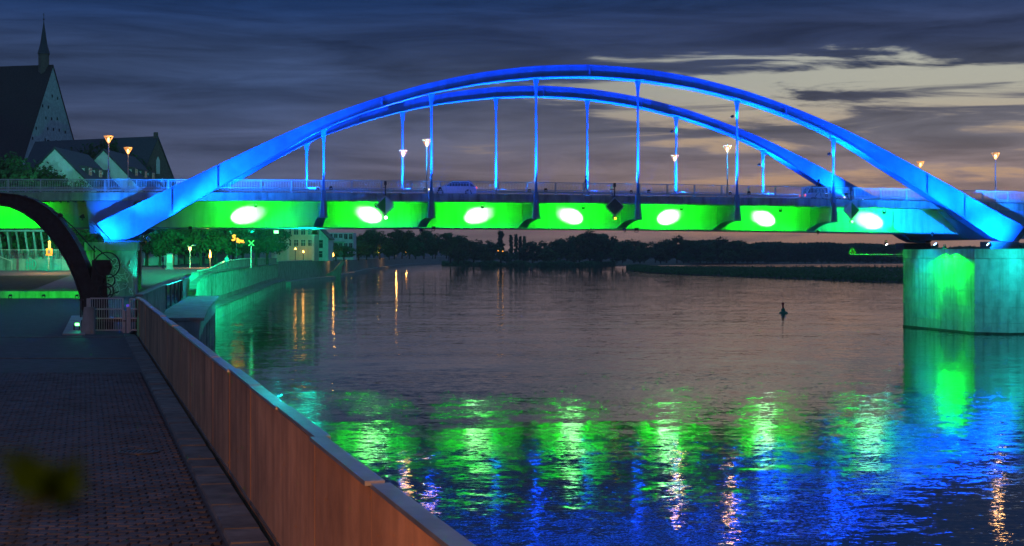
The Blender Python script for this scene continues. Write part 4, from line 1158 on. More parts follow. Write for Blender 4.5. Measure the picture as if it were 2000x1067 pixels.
# houses seen under the deck
def block_house(name, label, x0, x1, y_top, Y, depth, wall_m, flo, cols, win, gz=5.2, rows_z=None, roof=True, rz=0.0):
    a, b = P(x0, y_top, Y), P(x1, y_top, Y)
    w_ = b.x - a.x; e = empty(name, ((a.x + b.x) / 2, Y, gz), rz, label, 'house', 'houses on the left bank')
    h_ = a.z - gz
    m_ = MB(); m_.bbox((-w_ / 2, 0, 0), (w_ / 2, depth, h_)); m_.build('wall', wall_m, e, local=True)
    if roof:
        m_ = MB(); m_.hexa([(-w_ / 2 - .5, -.5, h_), (w_ / 2 + .5, -.5, h_), (w_ / 2 + .5, depth + .5, h_), (-w_ / 2 - .5, depth + .5, h_)],
                           [(-w_ / 2 + 2, depth * .4, h_ + 3.4), (w_ / 2 - 2, depth * .4, h_ + 3.4), (w_ / 2 - 2, depth * .6, h_ + 3.4), (-w_ / 2 + 2, depth * .6, h_ + 3.4)])
        m_.build('roof', M_slate, e, local=True)
    for zc_ in rows_z:
        for c_ in range(cols):
            xx = -w_ / 2 + w_ * (c_ + .5) / cols
            window(e, (xx, -.03, zc_), win[0], win[1], '-y')
    return e
h1 = block_house('town_house', 'ochre town house with two window rows seen under the deck', 530, 613, 412, 420, 11, M_ochre, 3, 6, (1.25, 1.7), rows_z=(4.8, 7.8, 10.8, 13.8))
for xx in (-4.4, -1.2, 5.4):
    m_ = MB(); m_.box((xx, -.12, 8), (.7, .22, 15.6)); m_.build('pilaster', M_trim, h1, local=True)
t_ = P(623, 447, 432)
h2 = gabled('gable_house', 'pale narrow house with a pointed gable beside the ochre house', (t_.x, 432 + 6, 5.2), -math.pi / 2, 12, 5.0, t_.z - 5.2 - 2.6, 2.6, M_plaster, M_slate, cat='house')
window(h2, (6.03, 0, 4.6), 2.2, 2.2, 'x'); window(h2, (6.03, 0, 1.8), 2.0, 1.8, 'x')
h3 = block_house('white_villa', 'white modern house with balconies behind dark bushes', 641, 690, 455, 520, 10, M_plaster, 3, 5, (1.2, 1.7), rows_z=(1.8, 4.6, 7.6), roof=False)
for zb in (3.0, 6.1):
    m_ = MB(); m_.box((-1.2, -1.1, zb), (5.2, 2.0, .2)); m_.box((-1.2, -2.05, zb + .6), (5.2, .08, 1.0)); m_.build('balcony', M_plaster, h3, local=True)
h4 = block_house('dark_house', 'dark roofed house with four pale skylights behind the park trees', 352, 425, 447, 300, 9, M_brick, 2, 4, (1.0, 1.3), rows_z=(2.0,), roof=False)
m_ = MB(); m_.hexa([(-4.2, -.8, 3.2), (4.2, -.8, 3.2), (4.2, 9.6, 3.2), (-4.2, 9.6, 3.2)], [(-4.2, 4.0, 8.3), (4.2, 4.0, 8.3), (4.2, 5.0, 8.3), (-4.2, 5.0, 8.3)]); m_.build('roof', M_slate, h4, local=True)
for i in range(4):
    p0 = P(367 + i * 11.5, 451, 298.6); p1 = P(371 + i * 11.5, 461, 298.3)
    q = h4.location
    m_ = MB(); m_.bar(p0 - q, p1 - q, .34, .08, up=(0, 1, 0)); m_.build('skylight', E_sky, h4, local=True)
# the leaning tree tops hide the rest; the illuminated sign stands before them
sg = empty('restaurant_sign', P(463, 463, 240), 0, 'glowing orange sign letters over the park', 'sign')
def stroke(parent, pts, r, material, Y=240, name='letter'):
    m_ = MB(); m_.tube([P(x, y, Y) for x, y in pts], r, 6); return m_.build(name, material, parent)
stroke(sg, [(449, 451), (451, 455), (452, 457)], .10, M_trim, name='arrow')
stroke(sg, [(460, 461), (457, 459.6), (454.6, 461), (456, 463.5), (458.5, 465), (458, 468.5), (455, 469.5), (453, 468)], .16, E_neon)
stroke(sg, [(463.5, 465), (463.6, 474)], .15, E_neon); stroke(sg, [(463.8, 469), (466.5, 468), (467, 470), (465, 473.5), (468.5, 474)], .14, E_neon)
stroke(sg, [(470, 468.5), (469.7, 473.5), (471.3, 474), (472.6, 469)], .13, E_neon); stroke(sg, [(474.5, 469), (474.2, 474), (477, 473.5)], .13, E_neon)
m_ = MB(); m_.bar(P(462, 474, 240.4), P(462, 524, 240.4), .14); m_.build('mast', M_darksteel, sg)
m_ = MB(); m_.bar(P(451, 468, 240.4), P(478, 475.5, 240.4), .08); m_.build('rail', M_darksteel, sg)

# ------------------------------------------------------------------ lamps and signs on the left bank
def light_column(x, y_mid, Y, label, hpx=7, power=60, glow=None):
    c = P(x, y_mid, Y); gz = ground_z(Y); hh = hpx * Y / F
    e = empty('path_lamp', (c.x, Y, gz), 0, label, 'path lamp', 'orange path lamps on the left bank')
    m_ = MB(); m_.tube([(0, 0, 0), (0, 0, c.z - gz - hh / 2)], .09, 8); m_.build('post', M_darksteel, e, local=True)
    m_ = MB(); m_.lathe([(.10, -hh / 2), (.24 * Y / 450, -hh * .28), (.20 * Y / 450, 0), (.07 * Y / 450, hh / 2)], (0, 0, c.z - gz), 10); m_.build('lamp_glass', glow or E_orange, e, local=True, smooth=True)
    l = bpy.data.lights.new('lamp_light', 'POINT'); l.energy = power; l.color = (1, .5, .12); l.shadow_soft_size = .3
    lo = bpy.data.objects.new('lamp_light', l); COL.objects.link(lo); lo.parent = e; lo.location = (0, -.9, c.z - gz)
    return e
for x, y, Y, nm in ((638.5, 499, 462, 'left'), (650.5, 497.5, 464, 'second')): light_column(x, y, Y, '%s of the two orange path lamps by the stair wing' % nm, 8, 500)
for x, y, Y, nm in ((678, 499, 548, 'left'), (686, 499, 548, 'right')): light_column(x, y, Y, '%s of the two orange path lamps right of the diamond sign' % nm, 5, 400)
light_column(740, 491.5, 690, 'single small orange path lamp before the tall trees', 5, 400)
light_column(774, 492.5, 812, 'left of the two orange lamps on the far quay', 6, 1000); light_column(793.5, 492.5, 825, 'right of the two orange lamps on the far quay', 6, 1000)
light_column(973, 490, 913, 'orange lamp on the far bank, left of a pair', 2, 20, E_neon); light_column(982, 491, 913, 'orange lamp on the far bank, right of a pair', 2.5, 20, E_neon)
light_column(410.5, 496, 205, 'bright orange lamp in the park behind the quay', 14, 900)
light_column(592.5, 491.5, 418, 'red orange round lamp before the ochre house', 4, 40)
light_column(577, 486, 416, 'pale lamp on a post before the ochre house', 3, 15)
lamp2 = empty('park_lamp', P(371, 524, 205), 0, 'park lamp with a pale curved arm under the deck', 'street lamp'); lamp2.location.z = ground_z(205)
m_ = MB(); m_.tube([(0, 0, 0), (0, 0, 2.6)], .06, 8); m_.build('pole', M_steel, lamp2, local=True)
m_ = MB(); m_.tube([(0, 0, 2.6), (.3, 0, 2.95), (.75, 0, 2.9)], .05, 6); m_.tube([(0, 0, 2.6), (-.3, 0, 2.9)], .05, 6); m_.build('arm', M_trim, lamp2, local=True)
m_ = MB(); m_.lathe([(.06, 2.2), (.17, 2.4), (.2, 2.62), (.05, 2.7)], n=10); m_.build('lamp_glass', E_warm, lamp2, local=True, smooth=True)

xs = empty('cross_signal', P(490.5, 507, 218), 0, 'green glowing diagonal cross sign on a post above the parapet', 'sign'); xs.location.z = ground_z(218)
m_ = MB(); m_.bar(P(490.5, 480, 218), P(490.5, 524, 218), .13); m_.build('post', M_steel, xs)
m_ = MB(); m_.bar(P(485.6, 470, 217.8), P(496, 480, 217.8), .2, .12); m_.build('cross_bar', E_greensign, xs)
m_ = MB(); m_.bar(P(485.6, 480, 217.7), P(496, 470, 217.7), .2, .12); m_.build('cross_bar', E_greensign, xs)
ds = empty('diamond_sign', P(665.5, 512, 451), 0, 'small green bordered diamond sign above the stair wing', 'sign')
c = P(665.5, 496, 451); r_ = .78
m_ = MB(); q = [Vector((0, 0, r_)), Vector((r_, 0, 0)), Vector((0, 0, -r_)), Vector((-r_, 0, 0))]
for i in range(4): m_.bar(c + q[i], c + q[(i + 1) % 4], .16, .1, up=(0, 1, 0))
m_.build('border', M_buoygreen, ds); m_ = MB(); m_.prism([c + p * .9 + Vector((0, .06, 0)) for p in q], (0, .04, 0)); m_.build('plate', M_signdark, ds)
m_ = MB(); m_.bar(c + Vector((0, .1, -r_ * .8)), (c.x, 451.1, 4.9), .12); m_.build('post', M_steel, ds)
ip = empty('information_pillar', P(331.5, 524, 188), 0, 'blue lit information pillar on the promenade under the bridge', 'pillar'); ip.location.z = ground_z(188)
m_ = MB(); m_.box((0, 0, .95), (.78, .3, 1.9)); m_.build('body', M_cope, ip, local=True, bevel=.04); m_ = MB(); m_.box((0, -.16, 1.25), (.6, .03, .9)); m_.build('panel', M_signwhite, ip, local=True)
m_ = MB(); m_.box((0, 0, .04), (1.0, .5, .08)); m_.build('plinth', M_concrete, ip, local=True)

# ------------------------------------------------------------------ ground sheets under and behind the bridge
def sheet(name, label, ys_, xa, xb, dz, material, nx=4):
    rows = []
    for y in ys_:
        a, b = xa(y), xb(y); rows.append([(a + (b - a) * k / nx, y, ground_z(y) + dz) for k in range(nx + 1)])
    m_ = MB(); m_.strip(rows); return tag(m_.build(name, material), label, 'ground', kind='structure')
sheet('gravel_path', 'pale reddish path sloping up under the bridge', [130, 137, 143, 150, 157, 165, 173, 182, 196, 215], lambda y: -78, lambda y: quay_x(y) - 1.0, .008, M_path)
sheet('lawn', 'strip of grass left of the bank pier', [146, 150, 157, 165, 170], lambda y: -76, lambda y: -44.5 - (y - 146) * .12, .016, M_grass)
kw = empty('stand_in_wall', P(80, 583, 127), 0, 'low concrete wall added in place of a green lit ground strip', 'wall'); kw.location.z = 3.5  # added wall, stands in for a strip of green light on the ground
a, b = P(-120, 583, 127), P(166, 583, 127)
n = 9
for i in range(n):
    x0 = a.x + (b.x - a.x) * i / n; x1 = a.x + (b.x - a.x) * (i + 1) / n
    m_ = MB(); m_.bbox((x0 + .01, 126.8, 3.3), (x1 - .01, 127.25, 4.05)); m_.build('wall_block', M_concrete, kw)
for i, x in enumerate((20, 85, 150)):  # lamps added only to turn this wall green
    p = P(x, 0, 124.6)
    floodlight('%s of the small added ground floodlights before the stand-in wall' % ('left', 'middle', 'right')[i], (p.x, 124.6, 3.78), (p.x + .3, 127, 3.72), GREEN, 190, 150, .8, .2, E_green, 'ground floodlights', .08, stand=.24)

# shelter with slanted posts, graffiti wall and ramp railing on the upper path
sh = empty('slanted_shelter', P(55, 510, 186), 0, 'open shelter with slanted posts and a flat beam under the side span', 'shelter'); sh.location.z = 5.3
m_ = MB(); m_.bbox((P(-60, 0, 186).x, 185.6, P(0, 452.5, 186).z), (P(112, 0, 186).x, 189, P(0, 449, 186).z)); m_.build('roof_beam', M_pile, sh)
for i, x in enumerate((-34, -18, -2, 14, 32, 49, 65, 80, 94.5)):
    m_ = MB(); m_.bar(P(x, 453, 186), P(x + 7, 506, 186), .13, .2); m_.build('slanted_post', M_pile, sh)
gw = empty('graffiti_wall', P(90, 527, 181), 0, 'low retaining wall with a teal graffiti tag under the side span', 'wall'); gw.location.z = ground_z(181)
xs_ = [-40, 26, 52, 90, 120, 152]
for i, (x0, x1) in enumerate(zip(xs_, xs_[1:])):
    m_ = MB(); m_.bbox((P(x0, 0, 181).x + .012, 181, 4.6), (P(x1, 0, 181).x - .012, 181.4, P(0, 505.5, 181).z)); m_.build('wall_panel', [M_pile, M_concrete, M_concrete, M_fascia, M_concrete][i], gw)
gr_m = mat('graffiti_teal', (.08, .42, .36), .7, .1, 5)
gm = MB()
for x in (53, 58.5, 63.5):
    gm.bar(P(x, 507, 180.96), P(x - .3, 526, 180.96), .16, .05, up=(0, 1, 0))
gm.bar(P(49.5, 513, 180.95), P(64, 512.5, 180.95), .14, .05, up=(0, 1, 0)); gm.bar(P(49.5, 520.5, 180.95), P(64, 520, 180.95), .14, .05, up=(0, 1, 0))
gm.tube([P(x, y, 180.95) for x, y in ((64, 508), (68, 510), (70, 516), (68.5, 522), (64, 525.5))], .075, 5)
gm.build('graffiti_tag', gr_m, gw)
rl = empty('ramp_railing', P(70, 505, 181.6), 0, 'thin railing on top of the graffiti wall', 'railing'); rl.location.z = 6.5
m_ = MB(); m_.bar(P(-40, 488, 181.6), P(140, 488.5, 181.6), .07); m_.build('top_rail', M_trim, rl)
for i in range(14):
    x = -36 + i * 13.2
    m_ = MB(); m_.bar(P(x, 488, 181.6), P(x, 506, 181.6), .05); m_.build('post', M_pile, rl)
m_ = MB()
for i in range(120):
    x = -38 + i * 1.48; m_.bar(P(x, 489, 181.62), P(x, 505, 181.62), .022)
m_.build('bars', M_pile, rl)['kind'] = 'stuff'
hr = empty('stair_handrail', P(12, 527, 178), 0, 'sloping stair handrail at the left edge under the bridge', 'handrail'); hr.location.z = ground_z(178)
m_ = MB(); m_.bar(P(-14, 497, 178), P(23, 510, 178), .09); m_.build('rail', M_trim, hr)
m_ = MB(); m_.bar(P(23, 510, 178), P(23.2, 528, 178), .09); m_.build('post', M_trim, hr)
ys = empty('lit_sign', P(97, 527, 176), 0, 'orange lit sign on a green post before the graffiti wall', 'sign'); ys.location.z = ground_z(176)
m_ = MB(); m_.bar(P(95.3, 500, 176), P(95, 529, 176), .12); m_.build('post', M_pile, ys)
m_ = MB(); m_.prism([P(90, 485.5, 175.9), P(102, 485.5, 175.9), P(102, 499, 175.9), P(90, 499, 175.9)], (0, .08, 0)); m_.build('plate', mat('sign_orange_lit', (.8, .2, .02), .5, .2, 3, emit=(1, .22, .02), estr=.6), ys)
m_ = MB(); m_.prism([P(93.3, 488, 175.86), P(98.5, 488, 175.86), P(98.5, 496, 175.86), P(93.3, 496, 175.86)], (0, .03, 0)); m_.build('pictogram', M_signdark, ys)
m_ = MB(); m_.prism([P(94.2, 471, 175.8), P(98.2, 471, 175.8), P(98.2, 486, 175.8), P(94.2, 486, 175.8)], (0, .12, 0)); m_.build('lamp_tube', mat('amber_tube', (1, .7, .1), .5, 0, 1, emit=(1, .55, .05), estr=1.3), ys)
l = bpy.data.lights.new('lamp_light', 'POINT'); l.energy = 500; l.color = (1, .55, .2); l.shadow_soft_size = .2
lo = bpy.data.objects.new('lamp_light', l); COL.objects.link(lo); lo.parent = ys; lo.location = P(96, 478, 174.6) - ys.location

# ------------------------------------------------------------------ the old quay crane
CY = 74.0
cr = empty('quay_crane', P(180, 645, CY), 0, 'old black iron hand crane with curved jib and gear wheels', 'crane'); cr.location.z = 3.5
outer = [(-150, 396), (-100, 385), (-50, 379), (0, 378), (40, 382), (70, 391), (97, 408), (122, 432), (143, 460), (160, 490), (174, 523), (184, 558), (190, 596), (193, 641)]
inner = [(-150, 412), (-100, 404), (-50, 400), (0, 400), (25, 405), (48, 415), (73, 432), (96, 455), (116, 480), (134, 510), (149, 542), (160, 575), (166, 606), (168, 641)]
for dy, th in ((-.32, .05), (.27, .05)):
    m_ = MB(); rows = []
    for (xo, yo), (xi, yi) in zip(outer, inner):
        o_, i_ = P(xo, yo, CY), P(xi, yi, CY)
        rows.append([o_ + Vector((0, dy, 0)), i_ + Vector((0, dy, 0)), i_ + Vector((0, dy + th, 0)), o_ + Vector((0, dy + th, 0))])
    m_.strip(rows, True); m_.add(rows[0], [(0, 1, 2, 3)]); m_.add(rows[-1], [(3, 2, 1, 0)]); m_.build('jib_side_plate', M_black, cr)
for lst in (outer, inner):
    m_ = MB(); rows = []
    for i, (x, y) in enumerate(lst):
        p = P(x, y, CY); q = P(lst[min(i + 1, len(lst) - 1)][0], lst[min(i + 1, len(lst) - 1)][1], CY) - P(lst[max(i - 1, 0)][0], lst[max(i - 1, 0)][1], CY)
        n_ = Vector((q.z, 0, -q.x)).normalized() * .03
        rows.append([p + Vector((0, -.40, 0)) - n_, p + Vector((0, .40, 0)) - n_, p + Vector((0, .40, 0)) + n_, p + Vector((0, -.40, 0)) + n_])
    m_.strip(rows, True); m_.add(rows[0], [(0, 1, 2, 3)]); m_.add(rows[-1], [(3, 2, 1, 0)]); m_.build('jib_flange', M_black, cr)
m_ = MB()
for (xo, yo), (xi, yi) in zip(outer[1:-1], inner[1:-1]):
    for k in (.12, .88):
        p = P(xo + (xi - xo) * k, yo + (yi - yo) * k, CY - .34); m_.box(p, (.05, .03, .05))
m_.build('rivets', M_black, cr)['kind'] = 'stuff'
m_ = MB(); m_.tube([P(50, 386, CY - .1), P(118, 421, CY - .1), P(148, 449, CY - .1), P(186, 492, CY - .1)], .03, 6); m_.build('tie_rod', M_black, cr)
for x, y in ((50, 386), (118, 421)):
    m_ = MB(); m_.lathe([(.10, -.1), (.10, .1)], P(x, y, CY - .1), 8, Matrix.Rotation(math.pi / 2, 3, 'X')); m_.build('tie_boss', M_black, cr)
m_ = MB(); m_.bbox((P(165, 0, CY).x, CY - .6, 3.45), (P(216, 0, CY).x, CY + .6, 3.95)); m_.build('pedestal', M_black, cr)
m_ = MB(); m_.hexa([P(172, 641, CY - .42), P(214, 641, CY - .42), P(214, 641, CY + .42), P(172, 641, CY + .42)], [P(180, 508, CY - .42), P(206, 508, CY - .42), P(206, 508, CY + .42), P(180, 508, CY + .42)]); m_.build('winch_frame', M_black, cr)
m_ = MB(); m_.prism([P(181, 508, CY - .55), P(214, 508, CY - .55), P(219, 522, CY - .55), P(212, 538, CY - .55), P(184, 538, CY - .55)], (0, .12, 0)); m_.build('cover_plate', M_black, cr)
def wheel(cx, cy_, Y, r_px, spokes, rim, teeth=0, name='hand_wheel'):
    c = P(cx, cy_, Y); r = r_px * Y / F
    o = bpy.data.objects.new(name, None)
    m_ = MB(); n_ = 40
    for r0, r1, dep in ((r, r - rim, .07),):
        ro = [c + Vector((r0 * math.cos(2 * math.pi * k / n_), -dep / 2, r0 * math.sin(2 * math.pi * k / n_))) for k in range(n_)]
        ri = [c + Vector((r1 * math.cos(2 * math.pi * k / n_), -dep / 2, r1 * math.sin(2 * math.pi * k / n_))) for k in range(n_)]
        d_ = Vector((0, dep, 0))
        m_.strip([ro, ri, [p + d_ for p in ri], [p + d_ for p in ro], ro], True)
    w_ = m_.build(name, M_black, cr)
    m_ = MB()
    for k in range(spokes):
        a_ = 2 * math.pi * k / spokes + .3; e_ = Vector((math.cos(a_), 0, math.sin(a_)))
        m_.bar(c, c + e_ * (r - rim * .5), .045, .045, up=(0, 1, 0))
    m_.lathe([(.09, -.12), (.09, .12)], c, 10, Matrix.Rotation(math.pi / 2, 3, 'X'))
    m_.build('spokes', M_black, w_).location = (0, 0, 0)
    if teeth:
        m_ = MB()
        for k in range(teeth):
            a_ = 2 * math.pi * k / teeth; e_ = Vector((math.cos(a_), 0, math.sin(a_))); m_.bar(c + e_ * (r - .01), c + e_ * (r + .035), .03, .07, up=(0, 1, 0))
        m_.build('teeth', M_black, w_)
    return w_
def fix_children(o):
    for ch_ in o.children: ch_.location = (0, 0, 0)
for args in ((209, 518, CY - 1.0, 26, 6, .05, 0, 'hand_wheel'), (212, 548, CY - .85, 13.5, 6, .05, 26, 'gear_wheel'), (207, 569, CY - 1.0, 16, 6, .05, 32, 'gear_wheel'), (206, 570, CY - .7, 11, 5, .05, 22, 'gear_wheel'), (196, 545, CY - .8, 7, 4, .04, 16, 'gear_wheel')):
    wheel(*args)
m_ = MB()
for x, y in ((209, 518), (212, 548), (207, 569)): m_.tube([P(x, y, CY - 1.05), P(x, y, CY - .3)], .05, 8)
m_.build('axles', M_black, cr)
m_ = MB(); m_.tube([P(207, 585, CY - 1), P(210, 598, CY - 1), P(204, 606, CY - 1)], .035, 6); m_.build('crank_handle', M_black, cr)
m_ = MB(); m_.tube([P(215, 577, CY - 1.02), P(233, 569, CY - 1.02)], .03, 6); m_.build('brake_lever', M_black, cr)
m_ = MB(); m_.tube([P(184, 480, CY - .2), P(184, 508, CY - .2)], .03, 6); m_.tube([P(185, 482, CY - .2), P(222, 512, CY - .6)], .022, 6); m_.build('hoist_chain', M_black, cr)
m_ = MB(); m_.tube([P(-146, 404, CY), P(-146, 470, CY)], .03, 6); m_.lathe([(.05, 0), (.14, -.12), (.14, -.3), (.04, -.42)], P(-146, 470, CY), 8); m_.build('hook_block', M_black, cr)

# gate and apron before the crane
gt = empty('steel_gate', P(228, 650, 70.6), 0, 'double steel bar gate closing the promenade beside the flood wall', 'gate'); gt.location.z = 3.5
GY = 70.6
def leaf(x0, x1, y0_, y1_):
    lf = bpy.data.objects.new('gate_leaf', None); COL.objects.link(lf); lf.parent = gt
    m_ = MB()
    for y in (y0_, 604, 622, 645): m_.bar(P(x0, y, GY) - gt.location, P(x1, y, GY) - gt.location, .05, .06)
    for x in (x0, x1): m_.bar(P(x, y0_, GY) - gt.location, P(x, y1_, GY) - gt.location, .07)
    m_.build('frame', M_steel, lf, local=True)
    n_ = int((x1 - x0) / 4.4)
    bm_ = MB()
    for k in range(1, n_):
        x = x0 + (x1 - x0) * k / n_; bm_.bar(P(x, y0_, GY) - gt.location, P(x, 645, GY) - gt.location, .024)
    bm_.build('bars', M_steel, lf, local=True)
    m_ = MB(); m_.bbox(P(x0, 629, GY + .05) - gt.location, P(x1, 622, GY + .07) - gt.location); m_.build('kick_plate', M_darksteel, lf, local=True)
leaf(176, 240, 583, 648); leaf(254, 283, 584, 648)
for x, y0_ in ((172, 583), (243, 606), (250, 598), (285, 588)):
    m_ = MB(); m_.bar(P(x, y0_, GY), P(x, 651, GY), .11); m_.build('gate_post', M_steel, gt)
m_ = MB(); m_.box(P(249.8, 597, GY), (.12, .12, .10)); m_.build('reflector', mat('violet_reflector', (.2, .12, .6), .3, .05, 4, emit=(.15, .08, .9), estr=.5), gt)
m_ = MB(); m_.bar(P(241, 627, GY - .05), P(247, 627, GY - .05), .05); m_.build('latch', M_darksteel, gt)
bp = empty('wedge_post', P(170, 655, 69.0), 0, 'pale green lit concrete wedge post left of the gate', 'post'); bp.location.z = 3.5
m_ = MB(); m_.prism([P(157, 650, 69.4), P(164, 600, 69.4), P(183, 600, 69.4), P(183, 655, 69.4), P(172, 655, 69.4)], (0, .3, 0)); m_.build('plate', M_concrete, bp)
m_ = MB(); m_.bar(P(158, 585, 69.6), P(158, 620, 69.6), .06); m_.bar(P(154, 586, 69.6), P(163, 586, 69.6), .05); m_.build('bracket', M_darksteel, bp)
ap_ = empty('concrete_apron', P(145, 650, 69.5), 0, 'pale concrete slab on the asphalt left of the gate', 'slab'); ap_.location.z = 3.5
m_ = MB(); A4 = [P(122, 655, 68.7), P(166, 655, 68.7), P(162, 618, 89), P(140, 618, 89)]
for p in A4: p.z = 3.50
m_.hexa(A4, [p + Vector((0, 0, .07)) for p in A4]); m_.build('slab', M_fascia, ap_)
floodlight('small green floodlight on the ground beside the crane', P(150, 0, 72).to_tuple()[:2] + (3.8,), P(180, 600, 70), (.0, .9, .4), 130, 80, .8, .2, E_green, 'ground floodlights', .06, stand=.24)

# ------------------------------------------------------------------ signs on the bridge
def s_at(x, t):
    u = (x - 1000) / F
    return (u * (140.9 + t * _cb) + t * _sb) / (_cb - u * _sb)
def bridge_sign(x, y, label, mats, lamp):
    t = -.62; s = s_at(x, t); zc = CAMZ + (HOR - y) * (140.9 + s * _sb + t * _cb) / F
    e = empty('waterway_sign', B(s, t, zc), BA, label, 'sign', 'diamond waterway signs on the bridge')
    r = .82
    for k in (0, 1):
        sg_ = -1 if k == 0 else 1
        m_ = MB(); m_.prism([(0, 0, r), (sg_ * r, 0, 0), (0, 0, -r)], (0, .05, 0)); m_.build('half_plate', mats[k], e, local=True)
    m_ = MB(); q = [Vector((0, 0, r)), Vector((r, 0, 0)), Vector((0, 0, -r)), Vector((-r, 0, 0))]
    for i in range(4): m_.bar(q[i] * 1.02 + Vector((0, .02, 0)), q[(i + 1) % 4] * 1.02 + Vector((0, .02, 0)), .10, .045, up=(0, 1, 0))
    m_.build('rim', M_steel, e, local=True)
    m_ = MB(); m_.bar((0, .1, -r), (0, .1, 2.0), .09); m_.bar((0, .1, 1.55), (0, 1.65, 1.6), .05); m_.bar((-.12, .12, .9), (-.12, .6, 1.3), .05); m_.build('mast', M_darksteel, e, local=True)
    m_ = MB(); m_.box((0, .1, 1.95), (.2, .16, .36)); m_.build('mast_head', M_darksteel, e, local=True)
    m_ = MB(); m_.lathe([(.17, -r - .36), (.2, -r - .24), (.14, -r - .08), (.05, -r)], n=12); m_.build('lamp_housing', M_rubber, e, local=True)
    m_ = MB(); m_.lathe([(.02, -.13), (.11, -.08), (.13, 0), (.11, .08), (.02, .13)], (0, -.14, -r - .24), 12); m_.build('lamp', lamp, e, local=True, smooth=True)
    return e
bridge_sign(753, 401.5, 'diamond sign, green left half and pale right half, left on the bridge', (M_signgreen, M_signwhite), E_white)
bridge_sign(1201, 404, 'all dark diamond sign with an amber lamp in the middle of the bridge', (M_signdark, M_signdark), E_yellow)
bridge_sign(1663, 411, 'diamond sign, pale left half and green right half, right on the bridge', (M_signwhite, M_signgreen), E_green)
bt = empty('boom_sign', P(1664, 497, 155), 0, 'yellow triangular marker on a long boom left of the river pier', 'sign')
m_ = MB()
tri = [P(1658, 496, 155), P(1664.5, 484, 155), P(1671, 496, 155)]
for i in range(3): m_.bar(tri[i], tri[(i + 1) % 3], .14, .1, up=(0, 1, 0))
m_.build('triangle_frame', M_yellow, bt)
m_ = MB(); m_.prism([P(1659.5, 495, 155.06), P(1664.5, 486, 155.06), P(1669, 495, 155.06)], (0, .04, 0)); m_.build('triangle_plate', M_orange, bt)
m_ = MB(); m_.bar(P(1660, 497, 155), P(1768, 497, 154), .10); m_.build('boom', M_steel, bt)
m_ = MB(); m_.bar(P(1738, 501, 154.5), P(1768, 501, 154), .05); m_.bar(P(1738, 501, 154.5), P(1700, 497, 154.8), .035); m_.build('boom_stay', M_steel, bt)
# buoys
by = empty('river_buoy', P(1530, 612, 188.7), 0, 'red topped green buoy leaning in the current', 'buoy'); by.location.z = 0; by.rotation_euler = (0, math.radians(-3), 0)
m_ = MB(); m_.lathe([(.50, -.3), (.56, .0), (.46, .14), (.26, .22), (.22, .48), (.14, .62)], n=16); m_.build('float', M_buoygreen, by, local=True, smooth=True)
m_ = MB(); m_.lathe([(.11, .60), (.11, 1.02), (.16, 1.05), (.16, 1.22), (.05, 1.25)], n=12); m_.build('top_mark', M_red, by, local=True, smooth=True)
m_ = MB(); m_.tube([(0, 0, 1.2), (0, 0, 1.42)], .03, 6); m_.build('lantern', M_rubber, by, local=True)
b2 = empty('river_buoy', P(1037, 528, 700), 0, 'tiny dark buoy far out near the wooded bank', 'buoy'); b2.location.z = 0
m_ = MB(); m_.lathe([(.5, -.2), (.55, .1), (.3, .4), (.18, 1.7), (.05, 1.9)], n=10); m_.build('float', M_rubber, b2, local=True, smooth=True)

